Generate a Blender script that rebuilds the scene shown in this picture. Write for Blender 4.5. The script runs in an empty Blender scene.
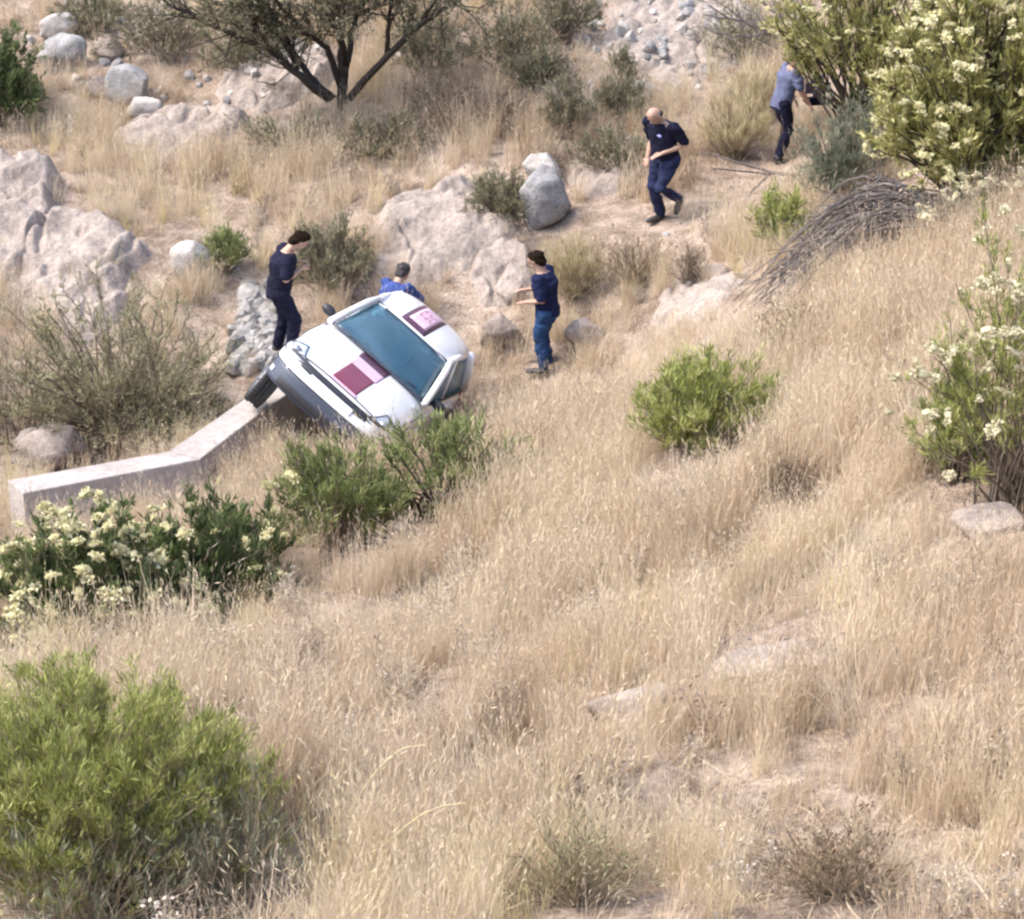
import bpy, bmesh, math, random
import numpy as np
from mathutils import Vector, Matrix

# ------------------------------------------------------------------ camera, light, exposure
SC = bpy.context.scene
COL = SC.collection
random.seed(7)
RNG = np.random.default_rng(7)
PITCH = math.radians(22.0)
FOV = math.radians(22.0)
CAM = np.array([0.0, 0.0, 14.0])
F = 512.0 / math.tan(FOV / 2)

cam_data = bpy.data.cameras.new("camera")
cam = bpy.data.objects.new("camera", cam_data)
COL.objects.link(cam)
cam.location = CAM
cam.rotation_euler = (math.pi / 2 - PITCH, 0, 0)
cam_data.angle = FOV
cam_data.clip_start = 0.1
cam_data.clip_end = 2000
SC.camera = cam

SUN_EL, SUN_AZ = math.radians(56), math.radians(-100)     # azimuth from +Y towards +X
world = bpy.data.worlds.new("World")
SC.world = world
world.use_nodes = True
wn = world.node_tree.nodes
sky = wn.new("ShaderNodeTexSky")
sky.sky_type = 'NISHITA'
sky.sun_disc = False
sky.sun_elevation = SUN_EL
sky.sun_rotation = SUN_AZ
sky.dust_density = 3.0
sky.air_density = 1.0
bg = wn["Background"]
bg.inputs[1].default_value = 0.14
world.node_tree.links.new(sky.outputs[0], bg.inputs[0])

sun_data = bpy.data.lights.new("sun", 'SUN')
sun_data.energy = 1.3
sun_data.angle = math.radians(26)
sun_data.color = (1.0, 0.95, 0.87)
sun = bpy.data.objects.new("sun", sun_data)
COL.objects.link(sun)
sd = Vector((math.sin(SUN_AZ) * math.cos(SUN_EL), math.cos(SUN_AZ) * math.cos(SUN_EL), math.sin(SUN_EL)))
sun.rotation_euler = sd.to_track_quat('Z', 'Y').to_euler()
sun.location = (0, 0, 60)

SC.view_settings.view_transform = 'Standard'
SC.view_settings.look = 'None'
SC.view_settings.gamma = 1
SC.view_settings.exposure = 1.8
SC.cycles.max_bounces = 4
SC.cycles.diffuse_bounces = 3
SC.cycles.use_adaptive_sampling = True
SC.cycles.adaptive_threshold = 0.03
SC.cycles.transparent_max_bounces = 12
SC.cycles.pixel_filter_type = 'BLACKMAN_HARRIS'
SC.cycles.filter_width = 2.4

# ------------------------------------------------------------------ numeric helpers
sp_, cp_ = math.sin(PITCH), math.cos(PITCH)
FWD = np.array([0, cp_, -sp_]); UPV = np.array([0, sp_, cp_])

def ray_point(u, v, d):
    """world point at image direction (u, v) and optical depth d"""
    return CAM + d * (FWD + (u - 512) / F * np.array([1.0, 0, 0]) - (v - 459.5) / F * UPV)

def depth_of(p):
    return float(np.dot(np.asarray(p) - CAM, FWD))

def project(p):
    q = np.asarray(p) - CAM
    d = q @ FWD
    return 512 + F * q[..., 0] / d, 459.5 - F * (q @ UPV) / d, d

def _hash(ix, iy, iz, seed):
    h = (ix.astype(np.int64) * 374761393 + iy.astype(np.int64) * 668265263 + iz.astype(np.int64) * 2147483647 + seed * 1274126177) & 0xFFFFFFFF
    h = ((h ^ (h >> 13)) * 1274126177) & 0xFFFFFFFF
    h = h ^ (h >> 16)
    return (h & 0xFFFF) / 65535.0

def vnoise(x, y, z=None, seed=0):
    x = np.asarray(x, float); y = np.asarray(y, float)
    z = np.zeros_like(x) if z is None else np.asarray(z, float)
    ix, iy, iz = np.floor(x), np.floor(y), np.floor(z)
    fx, fy, fz = x - ix, y - iy, z - iz
    fx = fx * fx * (3 - 2 * fx); fy = fy * fy * (3 - 2 * fy); fz = fz * fz * (3 - 2 * fz)
    r = 0
    for a in (0, 1):
        for b in (0, 1):
            for c in (0, 1):
                w = (fx if a else 1 - fx) * (fy if b else 1 - fy) * (fz if c else 1 - fz)
                r = r + w * _hash(ix + a, iy + b, iz + c, seed)
    return r

def fbm(x, y, z=None, seed=0, octaves=4):
    r = 0; amp = 0.5; s = 1.0
    for o in range(octaves):
        r = r + amp * vnoise(np.asarray(x) * s, np.asarray(y) * s, None if z is None else np.asarray(z) * s, seed + o * 17)
        amp *= 0.5; s *= 2.03
    return r / (1 - 0.5 ** octaves)

# ------------------------------------------------------------------ terrain heights
CTRL = [(0, 919, 17), (512, 919, 16.5), (1024, 919, 16), (0, 800, 20), (512, 800, 19), (1024, 800, 18),
        (0, 690, 24), (300, 680, 23), (700, 680, 21), (1024, 680, 19.5), (0, 620, 27.8), (300, 580, 27.5), (600, 580, 25.5),
        (1024, 560, 22), (100, 545, 30.8), (300, 525, 30.6), (500, 500, 29.5), (700, 480, 27.5), (900, 470, 25), (1024, 470, 24),
        (560, 440, 32.5), (640, 400, 33.3), (760, 400, 30.5), (900, 350, 29.5), (1024, 330, 28),
        (409, 455, 36.4), (361, 478, 33.5), (310, 440, 34.5), (240, 450, 34), (320, 385, 36.9), (60, 525, 32.0), (180, 480, 33),
        (30, 462, 35.6), (120, 447, 36.2), (230, 380, 36.8), (278, 356, 37.1), (255, 330, 37.8),
        (545, 375, 37), (470, 385, 37.1), (600, 330, 37.2), (664, 222, 38.8), (720, 220, 38.4), (640, 290, 37.4),
        (780, 165, 40.4), (760, 120, 42), (850, 230, 36), (940, 240, 33), (1024, 230, 31.5), (740, 320, 34.5), (680, 372, 33.9),
        (390, 290, 38.5), (470, 300, 38.3), (440, 210, 40), (540, 220, 39.6), (330, 250, 39.4), (200, 280, 39), (100, 320, 38), (0, 330, 38),
        (60, 200, 41), (200, 200, 41.4), (345, 120, 43), (100, 110, 44), (580, 110, 43), (700, 100, 43.5), (850, 60, 44), (1024, 60, 41),
        (1024, 140, 36.5), (0, 0, 48), (345, 0, 46.5), (700, 0, 47), (1024, -50, 46), (0, -300, 60), (512, -300, 58), (1024, -300, 57)]
_cp = np.array([ray_point(*c) for c in CTRL] +
               [(-22, 18, 1.5), (-20, 38, 2.6), (20, 20, 11), (20, 40, 8.5), (22, 62, 11), (-22, 62, 9), (0, 0, 12.1), (-16, 4, 8), (16, 4, 14),
                (0, 130, 24), (-60, 120, 22), (60, 120, 26), (-60, 20, 0), (60, 20, 22), (0, -40, 18)])
def _tps_fit(P, smooth=0.02):
    n = len(P); X = P[:, :2]
    r2 = ((X[:, None] - X[None]) ** 2).sum(-1)
    K = 0.5 * r2 * np.log(r2 + 1e-12) + smooth * np.eye(n)
    Q = np.c_[np.ones(n), X]
    A = np.block([[K, Q], [Q.T, np.zeros((3, 3))]])
    return np.linalg.solve(A, np.r_[P[:, 2], 0, 0, 0])
_tw = _tps_fit(_cp)
def ground(x, y):
    x = np.asarray(x, float); y = np.asarray(y, float)
    shp = np.broadcast(x, y).shape
    xf = np.broadcast_to(x, shp).ravel(); yf = np.broadcast_to(y, shp).ravel()
    z = _tw[-3] + _tw[-2] * xf + _tw[-1] * yf
    for i in range(len(_cp)):
        r2 = (xf - _cp[i, 0]) ** 2 + (yf - _cp[i, 1]) ** 2
        z = z + _tw[i] * 0.5 * r2 * np.log(r2 + 1e-12)
    z = z + 0.30 * (fbm(xf * 0.55, yf * 0.55, seed=3, octaves=3) - 0.5) + 0.10 * (fbm(xf * 2.6, yf * 2.6, seed=9, octaves=3) - 0.5)
    # small terrace lips that follow the slope
    sd = xf * 0.62 - yf * 0.50; td = xf * 0.63 + yf * 0.78
    q = sd * 0.75 + 2.2 * fbm(xf * 0.35, yf * 0.35, seed=21, octaves=2); fr = q - np.floor(q)
    z = z + 0.10 * (np.clip(fr / 0.22, 0, 1) - fr) * (0.3 + fbm(td * 0.5, sd * 0.9, seed=23, octaves=2))
    return z.reshape(shp)

def at(u, v, d0=10.0, d1=80.0):
    """first point of the ground seen in image direction (u, v)"""
    ds = np.linspace(d0, d1, 700)
    P = CAM + ds[:, None] * (FWD + (u - 512) / F * np.array([1.0, 0, 0]) - (v - 459.5) / F * UPV)
    below = P[:, 2] < ground(P[:, 0], P[:, 1])
    k = int(np.argmax(below)) if below.any() else len(ds) - 1
    p = P[k]
    return np.array([p[0], p[1], float(ground(p[0], p[1]))])

def pxm(p):
    return F / depth_of(p)          # pixels per metre at p

# ------------------------------------------------------------------ object helpers
def tag(o, label=None, cat=None, group=None, kind=None):
    if label: o['label'] = label
    if cat: o['category'] = cat
    if group: o['group'] = group
    if kind: o['kind'] = kind
    return o

def empty(name, loc, label, cat, group=None, rotz=0.0):
    o = bpy.data.objects.new(name, None)
    o.empty_display_size = 0.2
    o.location = loc; o.rotation_euler = (0, 0, rotz)
    COL.objects.link(o)
    return tag(o, label, cat, group)

def link(name, me, parent=None, mats=()):
    o = bpy.data.objects.new(name, me)
    COL.objects.link(o)
    for m in mats: me.materials.append(m)
    if parent is not None: o.parent = parent
    return o

def mk(name, V, faces, mat=None, var=None, smooth=False):
    """mesh from arrays; faces = list of int arrays (n,3) or (n,4); var = per vertex float attribute"""
    V = np.asarray(V, np.float32)
    me = bpy.data.meshes.new(name)
    me.vertices.add(len(V)); me.vertices.foreach_set('co', V.ravel())
    faces = [np.asarray(f, np.int32) for f in faces if len(f)]
    loops = np.concatenate([f.ravel() for f in faces])
    sizes = np.concatenate([np.full(len(f), f.shape[1], np.int32) for f in faces])
    me.loops.add(len(loops)); me.loops.foreach_set('vertex_index', loops)
    me.polygons.add(len(sizes))
    me.polygons.foreach_set('loop_start', np.r_[0, np.cumsum(sizes)[:-1]].astype(np.int32))
    me.update(calc_edges=True); me.validate()
    if var is not None:
        a = me.attributes.new('var', 'FLOAT', 'POINT')
        a.data.foreach_set('value', np.asarray(var, np.float32))
    if mat is not None: me.materials.append(mat)
    me.shade_smooth() if smooth else me.shade_flat()
    return me

class Buf:
    """collects pieces of one mesh"""
    def __init__(s): s.V = []; s.Q = []; s.T = []; s.A = []; s.n = 0
    def add(s, V, Q=None, T=None, var=0.5):
        V = np.asarray(V, float).reshape(-1, 3)
        if Q is not None and len(Q): s.Q.append(np.asarray(Q) + s.n)
        if T is not None and len(T): s.T.append(np.asarray(T) + s.n)
        s.V.append(V); s.A.append(np.broadcast_to(var, (len(V),))); s.n += len(V)
    def mesh(s, name, mat=None, smooth=False):
        return mk(name, np.concatenate(s.V), [np.concatenate(s.Q) if s.Q else [], np.concatenate(s.T) if s.T else []], mat, np.concatenate(s.A), smooth)
    def empty(s): return s.n == 0

def unit(v):
    v = np.asarray(v, float)
    return v / (np.linalg.norm(v, axis=-1, keepdims=True) + 1e-9)

def tube(buf, pts, rad, sides=5, var=0.5, cap=True):
    pts = np.asarray(pts, float); n = len(pts)
    rad = np.broadcast_to(np.asarray(rad, float), (n,))
    t = unit(np.gradient(pts, axis=0))
    ref = np.array([0.31, 0.2, 0.93]) if abs(t[0] @ np.array([0.31, 0.2, 0.93])) < 0.9 else np.array([1.0, 0, 0])
    a = unit(np.cross(t, ref)); b = np.cross(t, a)
    th = np.arange(sides) * 2 * math.pi / sides
    V = pts[:, None] + rad[:, None, None] * (np.cos(th)[None, :, None] * a[:, None] + np.sin(th)[None, :, None] * b[:, None])
    i = np.arange(n - 1)[:, None] * sides; j = np.arange(sides)[None]; k = (j + 1) % sides
    Q = np.stack([i + j, i + k, i + sides + k, i + sides + j], -1).reshape(-1, 4)
    T = []
    V = V.reshape(-1, 3)
    if cap and sides >= 3:
        V = np.r_[V, pts[:1], pts[-1:]]
        c0, c1 = n * sides, n * sides + 1
        T = [(c0, (q + 1) % sides, q) for q in range(sides)] + [(c1, (n - 1) * sides + q, (n - 1) * sides + (q + 1) % sides) for q in range(sides)]
    buf.add(V, Q, T, var)

def leaves(buf, P, D, L, W, rng, var, bend=0.0):
    """diamond blades: base P, direction D, length L, width W"""
    P = np.asarray(P); n = len(P); D = unit(D)
    R = unit(np.cross(D, rng.normal(size=(n, 3))))
    L = np.broadcast_to(L, (n,))[:, None]; W = np.broadcast_to(W, (n,))[:, None]
    mid = P + D * L * 0.5 + np.array([0, 0, bend]) * L
    V = np.stack([P, mid + R * W * 0.5, P + D * L, mid - R * W * 0.5], 1).reshape(-1, 3)
    Q = np.arange(n * 4).reshape(n, 4)
    buf.add(V, Q, None, np.repeat(np.broadcast_to(var, (n,)), 4))

# ------------------------------------------------------------------ materials
_mats = {}
def srgb(r, g, b):
    f = lambda c: (c / 255 / 12.92) if c / 255 < 0.04045 else ((c / 255 + 0.055) / 1.055) ** 2.4
    return (f(r), f(g), f(b))

def mat_plain(name, col, rough=0.6, metal=0.0, spec=0.5, vary=0.12, scale=6.0, bump=0.0, coat=0.0):
    key = ('p', name)
    if key in _mats: return _mats[key]
    m = bpy.data.materials.new(name); m.use_nodes = True
    nt = m.node_tree; b = nt.nodes['Principled BSDF']
    b.inputs['Roughness'].default_value = rough; b.inputs['Metallic'].default_value = metal
    b.inputs['Specular IOR Level'].default_value = spec
    b.inputs['Coat Weight'].default_value = coat
    tc = nt.nodes.new('ShaderNodeTexCoord'); nz = nt.nodes.new('ShaderNodeTexNoise')
    nz.inputs['Scale'].default_value = scale; nz.inputs['Detail'].default_value = 6
    nt.links.new(tc.outputs['Object'], nz.inputs['Vector'])
    rp = nt.nodes.new('ShaderNodeValToRGB')
    rp.color_ramp.elements[0].position = 0.3; rp.color_ramp.elements[1].position = 0.7
    rp.color_ramp.elements[0].color = (*[c * (1 - vary) for c in col], 1)
    rp.color_ramp.elements[1].color = (*[min(1, c * (1 + vary)) for c in col], 1)
    nt.links.new(nz.outputs['Fac'], rp.inputs[0]); nt.links.new(rp.outputs[0], b.inputs['Base Color'])
    if bump > 0:
        bp = nt.nodes.new('ShaderNodeBump'); bp.inputs['Strength'].default_value = bump; bp.inputs['Distance'].default_value = 0.03
        nt.links.new(nz.outputs['Fac'], bp.inputs['Height']); nt.links.new(bp.outputs[0], b.inputs['Normal'])
    _mats[key] = m
    return m

def mat_leaf(name, cols, rough=0.6, trans=0.3, attr='var', atype='GEOMETRY'):
    """blade or leaf: colour ramp driven by a per-leaf attribute, part of the light passes through"""
    key = ('l', name)
    if key in _mats: return _mats[key]
    m = bpy.data.materials.new(name); m.use_nodes = True
    nt = m.node_tree; b = nt.nodes['Principled BSDF']; out = nt.nodes['Material Output']
    b.inputs['Roughness'].default_value = rough; b.inputs['Specular IOR Level'].default_value = 0.25
    at_ = nt.nodes.new('ShaderNodeAttribute'); at_.attribute_type = atype; at_.attribute_name = attr
    rp = nt.nodes.new('ShaderNodeValToRGB')
    n = len(cols)
    while len(rp.color_ramp.elements) < n: rp.color_ramp.elements.new(0.5)
    for i, c in enumerate(cols):
        rp.color_ramp.elements[i].position = i / (n - 1); rp.color_ramp.elements[i].color = (*c, 1)
    nt.links.new(at_.outputs['Fac'], rp.inputs[0])
    tr = nt.nodes.new('ShaderNodeBsdfTranslucent'); mx = nt.nodes.new('ShaderNodeMixShader')
    mx.inputs[0].default_value = trans
    nt.links.new(rp.outputs[0], b.inputs['Base Color']); nt.links.new(rp.outputs[0], tr.inputs['Color'])
    nt.links.new(b.outputs[0], mx.inputs[1]); nt.links.new(tr.outputs[0], mx.inputs[2]); nt.links.new(mx.outputs[0], out.inputs['Surface'])
    _mats[key] = m
    return m

def mat_stone(name, c0, c1, scale=2.5, bump=0.6, speck=0.55):
    key = ('s', name)
    if key in _mats: return _mats[key]
    m = bpy.data.materials.new(name); m.use_nodes = True
    nt = m.node_tree; b = nt.nodes['Principled BSDF']; L = nt.links.new
    b.inputs['Roughness'].default_value = 0.92; b.inputs['Specular IOR Level'].default_value = 0.15
    g = nt.nodes.new('ShaderNodeNewGeometry')
    n1 = nt.nodes.new('ShaderNodeTexNoise'); n1.inputs['Scale'].default_value = scale; n1.inputs['Detail'].default_value = 8; n1.inputs['Roughness'].default_value = 0.65
    n2 = nt.nodes.new('ShaderNodeTexNoise'); n2.inputs['Scale'].default_value = scale * 9; n2.inputs['Detail'].default_value = 5
    L(g.outputs['Position'], n1.inputs['Vector']); L(g.outputs['Position'], n2.inputs['Vector'])
    r1 = nt.nodes.new('ShaderNodeValToRGB'); r1.color_ramp.elements[0].position = 0.34; r1.color_ramp.elements[1].position = 0.66
    r1.color_ramp.elements[0].color = (*c0, 1); r1.color_ramp.elements[1].color = (*c1, 1)
    L(n1.outputs['Fac'], r1.inputs[0])
    mx = nt.nodes.new('ShaderNodeMix'); mx.data_type = 'RGBA'; mx.blend_type = 'MULTIPLY'; mx.inputs[0].default_value = speck
    r2 = nt.nodes.new('ShaderNodeValToRGB'); r2.color_ramp.elements[0].position = 0.35; r2.color_ramp.elements[1].position = 0.6
    r2.color_ramp.elements[0].color = (0.55, 0.52, 0.5, 1); r2.color_ramp.elements[1].color = (1.05, 1.05, 1.05, 1)
    L(n2.outputs['Fac'], r2.inputs[0]); L(r1.outputs[0], mx.inputs[6]); L(r2.outputs[0], mx.inputs[7]); L(mx.outputs[2], b.inputs['Base Color'])
    bp = nt.nodes.new('ShaderNodeBump'); bp.inputs['Strength'].default_value = bump; bp.inputs['Distance'].default_value = 0.06
    ad = nt.nodes.new('ShaderNodeMath'); ad.operation = 'MULTIPLY_ADD'; ad.inputs[1].default_value = 0.4
    L(n2.outputs['Fac'], ad.inputs[0]); L(n1.outputs['Fac'], ad.inputs[2]); L(ad.outputs[0], bp.inputs['Height']); L(bp.outputs[0], b.inputs['Normal'])
    _mats[key] = m
    return m

M_WOOD = mat_leaf('grey_twig_bark', [(0.10, 0.075, 0.055), (0.19, 0.15, 0.115)], trans=0.0)
M_WOOD_DARK = mat_leaf('dark_bark', [(0.022, 0.016, 0.013), (0.06, 0.045, 0.035)], trans=0.0)
M_WOOD_GREY = mat_leaf('dead_grey_wood', [(0.10, 0.085, 0.075), (0.26, 0.225, 0.195)], trans=0.0)
M_WOOD_TAN = mat_leaf('tan_twig', [(0.15, 0.115, 0.075), (0.34, 0.27, 0.18)], trans=0.0)

# ------------------------------------------------------------------ the ground sheet
def axis(lo, hi, step, far_lo, far_hi):
    a = list(np.arange(lo, hi + 1e-6, step))
    s = step; x = lo
    while x > far_lo: s *= 1.35; x -= s; a.insert(0, x)
    s = step; x = hi
    while x < far_hi: s *= 1.35; x += s; a.append(x)
    return np.array(a)
gx = axis(-10.5, 10.5, 0.1, -200, 200); gy = axis(12.5, 49, 0.1, -60, 320)
GX, GY = np.meshgrid(gx, gy)
GZ = ground(GX, GY)
nx, ny = len(gx), len(gy)
ii = (np.arange(ny - 1)[:, None] * nx + np.arange(nx - 1)[None]).ravel()
gm = mk('hillside_ground', np.stack([GX, GY, GZ], -1).reshape(-1, 3), [np.stack([ii, ii + 1, ii + nx + 1, ii + nx], 1)], smooth=True)

def ground_material():
    m = bpy.data.materials.new('dry_soil'); m.use_nodes = True
    nt = m.node_tree; b = nt.nodes['Principled BSDF']; L = nt.links.new
    b.inputs['Roughness'].default_value = 0.95; b.inputs['Specular IOR Level'].default_value = 0.1
    g = nt.nodes.new('ShaderNodeNewGeometry')
    def noise(s, d=6, r=0.6):
        n = nt.nodes.new('ShaderNodeTexNoise'); n.inputs['Scale'].default_value = s; n.inputs['Detail'].default_value = d; n.inputs['Roughness'].default_value = r
        L(g.outputs['Position'], n.inputs['Vector']); return n
    def ramp(n, p0, p1, c0, c1):
        r = nt.nodes.new('ShaderNodeValToRGB'); r.color_ramp.elements[0].position = p0; r.color_ramp.elements[1].position = p1
        r.color_ramp.elements[0].color = (*c0, 1); r.color_ramp.elements[1].color = (*c1, 1); L(n.outputs[0], r.inputs[0]); return r
    a = ramp(noise(0.5), 0.35, 0.65, (0.29, 0.235, 0.19), (0.40, 0.335, 0.28))
    c = ramp(noise(3.2), 0.38, 0.62, (0.62, 0.58, 0.54), (1.1, 1.08, 1.06))
    d = ramp(noise(22, 4, 0.7), 0.36, 0.6, (0.62, 0.58, 0.55), (1.12, 1.1, 1.08))
    v = nt.nodes.new('ShaderNodeTexVoronoi'); v.inputs['Scale'].default_value = 14; L(g.outputs['Position'], v.inputs['Vector'])
    def mul(x, y, f=1.0):
        k = nt.nodes.new('ShaderNodeMix'); k.data_type = 'RGBA'; k.blend_type = 'MULTIPLY'; k.inputs[0].default_value = f
        L(x, k.inputs[6]); L(y, k.inputs[7]); return k.outputs[2]
    L(mul(mul(a.outputs[0], c.outputs[0]), d.outputs[0]), b.inputs['Base Color'])
    n5 = noise(9, 8, 0.7)
    bp = nt.nodes.new('ShaderNodeBump'); bp.inputs['Strength'].default_value = 0.9; bp.inputs['Distance'].default_value = 0.06
    L(n5.outputs[0], bp.inputs['Height'])
    b2 = nt.nodes.new('ShaderNodeBump'); b2.inputs['Strength'].default_value = 0.4; b2.inputs['Distance'].default_value = 0.02; b2.invert = True
    L(v.outputs['Distance'], b2.inputs['Height']); L(bp.outputs[0], b2.inputs['Normal']); L(b2.outputs[0], b.inputs['Normal'])
    return m
tag(link('hillside_ground', gm, None, [ground_material()]), 'dry stony hillside ground falling into a gully and rising behind', None, None, 'structure')

# ------------------------------------------------------------------ rocks
M_ROCK_TAN = mat_stone('tan_rock', (0.23, 0.19, 0.163), (0.39, 0.33, 0.288), 1.9, 0.8)
M_ROCK_GREY = mat_stone('grey_rock', (0.20, 0.195, 0.19), (0.36, 0.345, 0.335), 3)
M_ROCK_PALE = mat_stone('pale_rock', (0.30, 0.275, 0.25), (0.47, 0.44, 0.41), 4)
_ico = {}
def ico(sub):
    if sub not in _ico:
        bm = bmesh.new(); bmesh.ops.create_icosphere(bm, subdivisions=sub, radius=1)
        V = np.array([v.co[:] for v in bm.verts]); T = np.array([[v.index for v in f.verts] for f in bm.faces]); bm.free()
        _ico[sub] = (V, T)
    return _ico[sub]

def rock_mesh(name, mat, seed, size, sub=4, cuts=9, rough=0.12, lumps=0.35):
    rg = np.random.default_rng(seed)
    V, T = ico(sub); V = V.copy()
    V *= (1 + lumps * (fbm(V[:, 0] * 1.2 + seed, V[:, 1] * 1.2, V[:, 2] * 1.2, seed, 3) - 0.5) * 2)[:, None]
    for _ in range(cuts):
        n = unit(rg.normal(size=3)); d = rg.uniform(0.55, 0.85)
        h = np.maximum(0, V @ n - d); V -= h[:, None] * n * 0.92
    V += unit(V) * (rough * (fbm(V[:, 0] * 4, V[:, 1] * 4, V[:, 2] * 4, seed + 5, 4) - 0.5))[:, None]
    V *= np.asarray(size)
    return mk(name, V, [T], mat, smooth=(sub >= 4))

ROCKS = []   # (x, y, radius): kept clear of grass
def rock(u, v, wpx, hpx, label, mat, seed, name='boulder', deep=0.8, sink=0.3, rot=0.0, tilt=(0, 0), sub=4, cuts=9, rough=0.12, lumps=0.35, group=None, cat='boulder'):
    """(u, v): foot of the rock in the picture, wpx/hpx its seen size"""
    p = at(u, v); s = pxm(p)
    w = wpx / s / 2; h = hpx / s / 2 / 0.93
    me = rock_mesh(name, mat, seed, (w * 1.12, w * deep, h * 1.25), sub, cuts, rough, lumps)
    o = link(name, me)
    o.location = (p[0], p[1] + w * deep * 0.5, p[2] + h * (1 - sink))
    o.rotation_euler = (tilt[0], tilt[1], rot)
    ROCKS.append((p[0], p[1] + w * deep * 0.5, w))
    return tag(o, label, cat, group)

rock(541, 232, 56, 58, 'upright grey boulder with a pale top beside the olive shrub', M_ROCK_GREY, 16, 'boulder', 0.8, 0.1, 0.4, (0.1, -0.2), 4, 9)
rock(545, 184, 40, 24, 'small pale rock resting just behind the upright grey boulder', M_ROCK_PALE, 17, 'boulder', 0.8, 0.2)
rock(130, 107, 44, 42, 'grey squared boulder standing in the grass at upper left', M_ROCK_GREY, 18, 'boulder', 0.9, 0.15, 0.3, cuts=12, lumps=0.15)
rock(142, 118, 38, 18, 'flat pale slab lying at the foot of the grey squared boulder', M_ROCK_PALE, 19, 'boulder', 0.7, 0.2)
rock(60, 42, 40, 24, 'whitish rock at the top of the pair by the green shrub', M_ROCK_PALE, 20, 'boulder', 0.8, 0.2)
rock(60, 74, 46, 34, 'rounded grey rock with a pale cap below the whitish rock at upper left', M_ROCK_GREY, 21, 'boulder', 0.8, 0.2)
rock(108, 62, 30, 22, 'small tan rock between the whitish rocks and the olive scrub', M_ROCK_TAN, 22, 'boulder', 0.8, 0.2)
rock(97, 100, 24, 20, 'small dull rock just left of the grey squared boulder', M_ROCK_TAN, 23, 'boulder', 0.8, 0.2)
rock(190, 284, 38, 46, 'pointed pale grey stone standing left of the small green shrub', M_ROCK_PALE, 24, 'boulder', 0.7, 0.1, 0.2, (0, 0.35), 4, 10, 0.06, 0.1)
rock(50, 470, 80, 38, 'brownish rock slab lying in shade behind the concrete wall', M_ROCK_TAN, 25, 'boulder', 0.8, 0.3)
rock(585, 352, 42, 26, 'shaded rock close behind the man in blue jeans', M_ROCK_TAN, 30, 'boulder', 0.8, 0.3)
rock(500, 355, 44, 40, 'tan rock in front of the man in blue jeans, right of the car', M_ROCK_TAN, 31, 'boulder', 0.8, 0.3)
rock(512, 305, 28, 24, 'round tan rock beyond the jeans man\'s hands', M_ROCK_TAN, 32, 'boulder', 0.8, 0.3)
rock(640, 100, 24, 18, 'pale stone on the slope right above the olive shrubs', M_ROCK_PALE, 34, 'boulder', 0.8, 0.3)
rock(990, 535, 80, 26, 'pale flat rock barely showing at the foot of the right edge shrub', M_ROCK_TAN, 36, 'boulder', 0.8, 0.55)
rock(640, 715, 110, 26, 'low pale rock lip in the foreground grass', M_ROCK_TAN, 38, 'boulder', 0.5, 0.65, 0.4)
rock(760, 680, 150, 30, 'long pale rock lip right of the other one in the foreground grass', M_ROCK_TAN, 39, 'boulder', 0.5, 0.65, 0.4)

OUT = []; OUTZ = []
def top(x, y):
    """height of the ground or of the bedrock standing on it"""
    z = float(ground(x, y))
    for (cx, cy, W, D, an), Z in zip(OUT, OUTZ):
        lx = ((x-cx)*math.cos(an) - (y-cy)*math.sin(an))/W; ly = ((x-cx)*math.sin(an) + (y-cy)*math.cos(an))/D
        if abs(lx) < 1 and abs(ly) < 1:
            n = len(Z) - 1; z = max(z, float(Z[int(round((ly+1)/2*n)), int(round((lx+1)/2*n))]))
    return z
def outcrop(u0, u1, v0, v1, H, label, seed, dip=(0.8, -0.6), steps=3.0, n=90):
    """bedrock breaking through the slope: u0..u1 wide, from v1 (front) to v0 (back)"""
    um = (u0 + u1) / 2
    a, b = at(um, v1), at(um, v0); c = (a + b) / 2; W = (u1 - u0) / pxm(c) / 2 * 1.15; D = max(.4, np.hypot(*(b - a)[:2]) / 2 * 1.1)
    g = np.linspace(-1, 1, n); X, Y = np.meshgrid(g, g)
    ang = math.atan2((b - a)[0], (b - a)[1]) * .6
    wx = c[0] + X * W * math.cos(ang) + Y * D * math.sin(ang); wy = c[1] - X * W * math.sin(ang) + Y * D * math.cos(ang)
    r = np.sqrt(X ** 2 + Y ** 2) + .55 * (fbm(wx * 1.3 + seed, wy * 1.3, seed=seed, octaves=4) - .5)
    m = np.clip((1.0 - r) / .42, 0, 1); m = m * m * (3 - 2 * m)
    q = (wx * dip[0] + wy * dip[1]) * steps / 1.6 + 1.6 * fbm(wx * .8, wy * .8 + seed, seed=seed + 1, octaves=3); fr = q - np.floor(q)
    ledge = (np.floor(q) + np.clip(fr / .25, 0, 1) ** 2 - q) * .5              # tilted ledges with a crevice at each step
    f2 = fbm(wx * 2.2, wy * 2.2, seed=seed + 4, octaves=5)
    crack = np.abs(fbm(wx * 1.1 + 9, wy * 1.1, seed=seed + 6, octaves=3) - .5); crack = np.clip(crack / .05, 0, 1)
    z = ground(wx, wy) - .12 + m * H * .8 * (.68 + .75 * ledge + .42 * (f2 - .5)) - .10 * m * (1 - crack) + .06 * fbm(wx * 7, wy * 7, seed=seed + 8, octaves=3)
    ii = (np.arange(n - 1)[:, None] * n + np.arange(n - 1)[None]).ravel()
    V = np.stack([wx - c[0], wy - c[1], z - c[2]], -1).reshape(-1, 3)
    o = link('rock_outcrop', mk('rock_outcrop', V, [np.stack([ii, ii + 1, ii + n + 1, ii + n], 1)], M_ROCK_TAN, smooth=True)); o.location = c
    OUT.append((c[0], c[1], W, D, ang)); OUTZ.append(z)
    return tag(o, label, 'outcrop')
outcrop(-30, 60, 165, 290, .75, 'tan outcrop with rounded ledges cut off by the left edge', 11)
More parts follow.
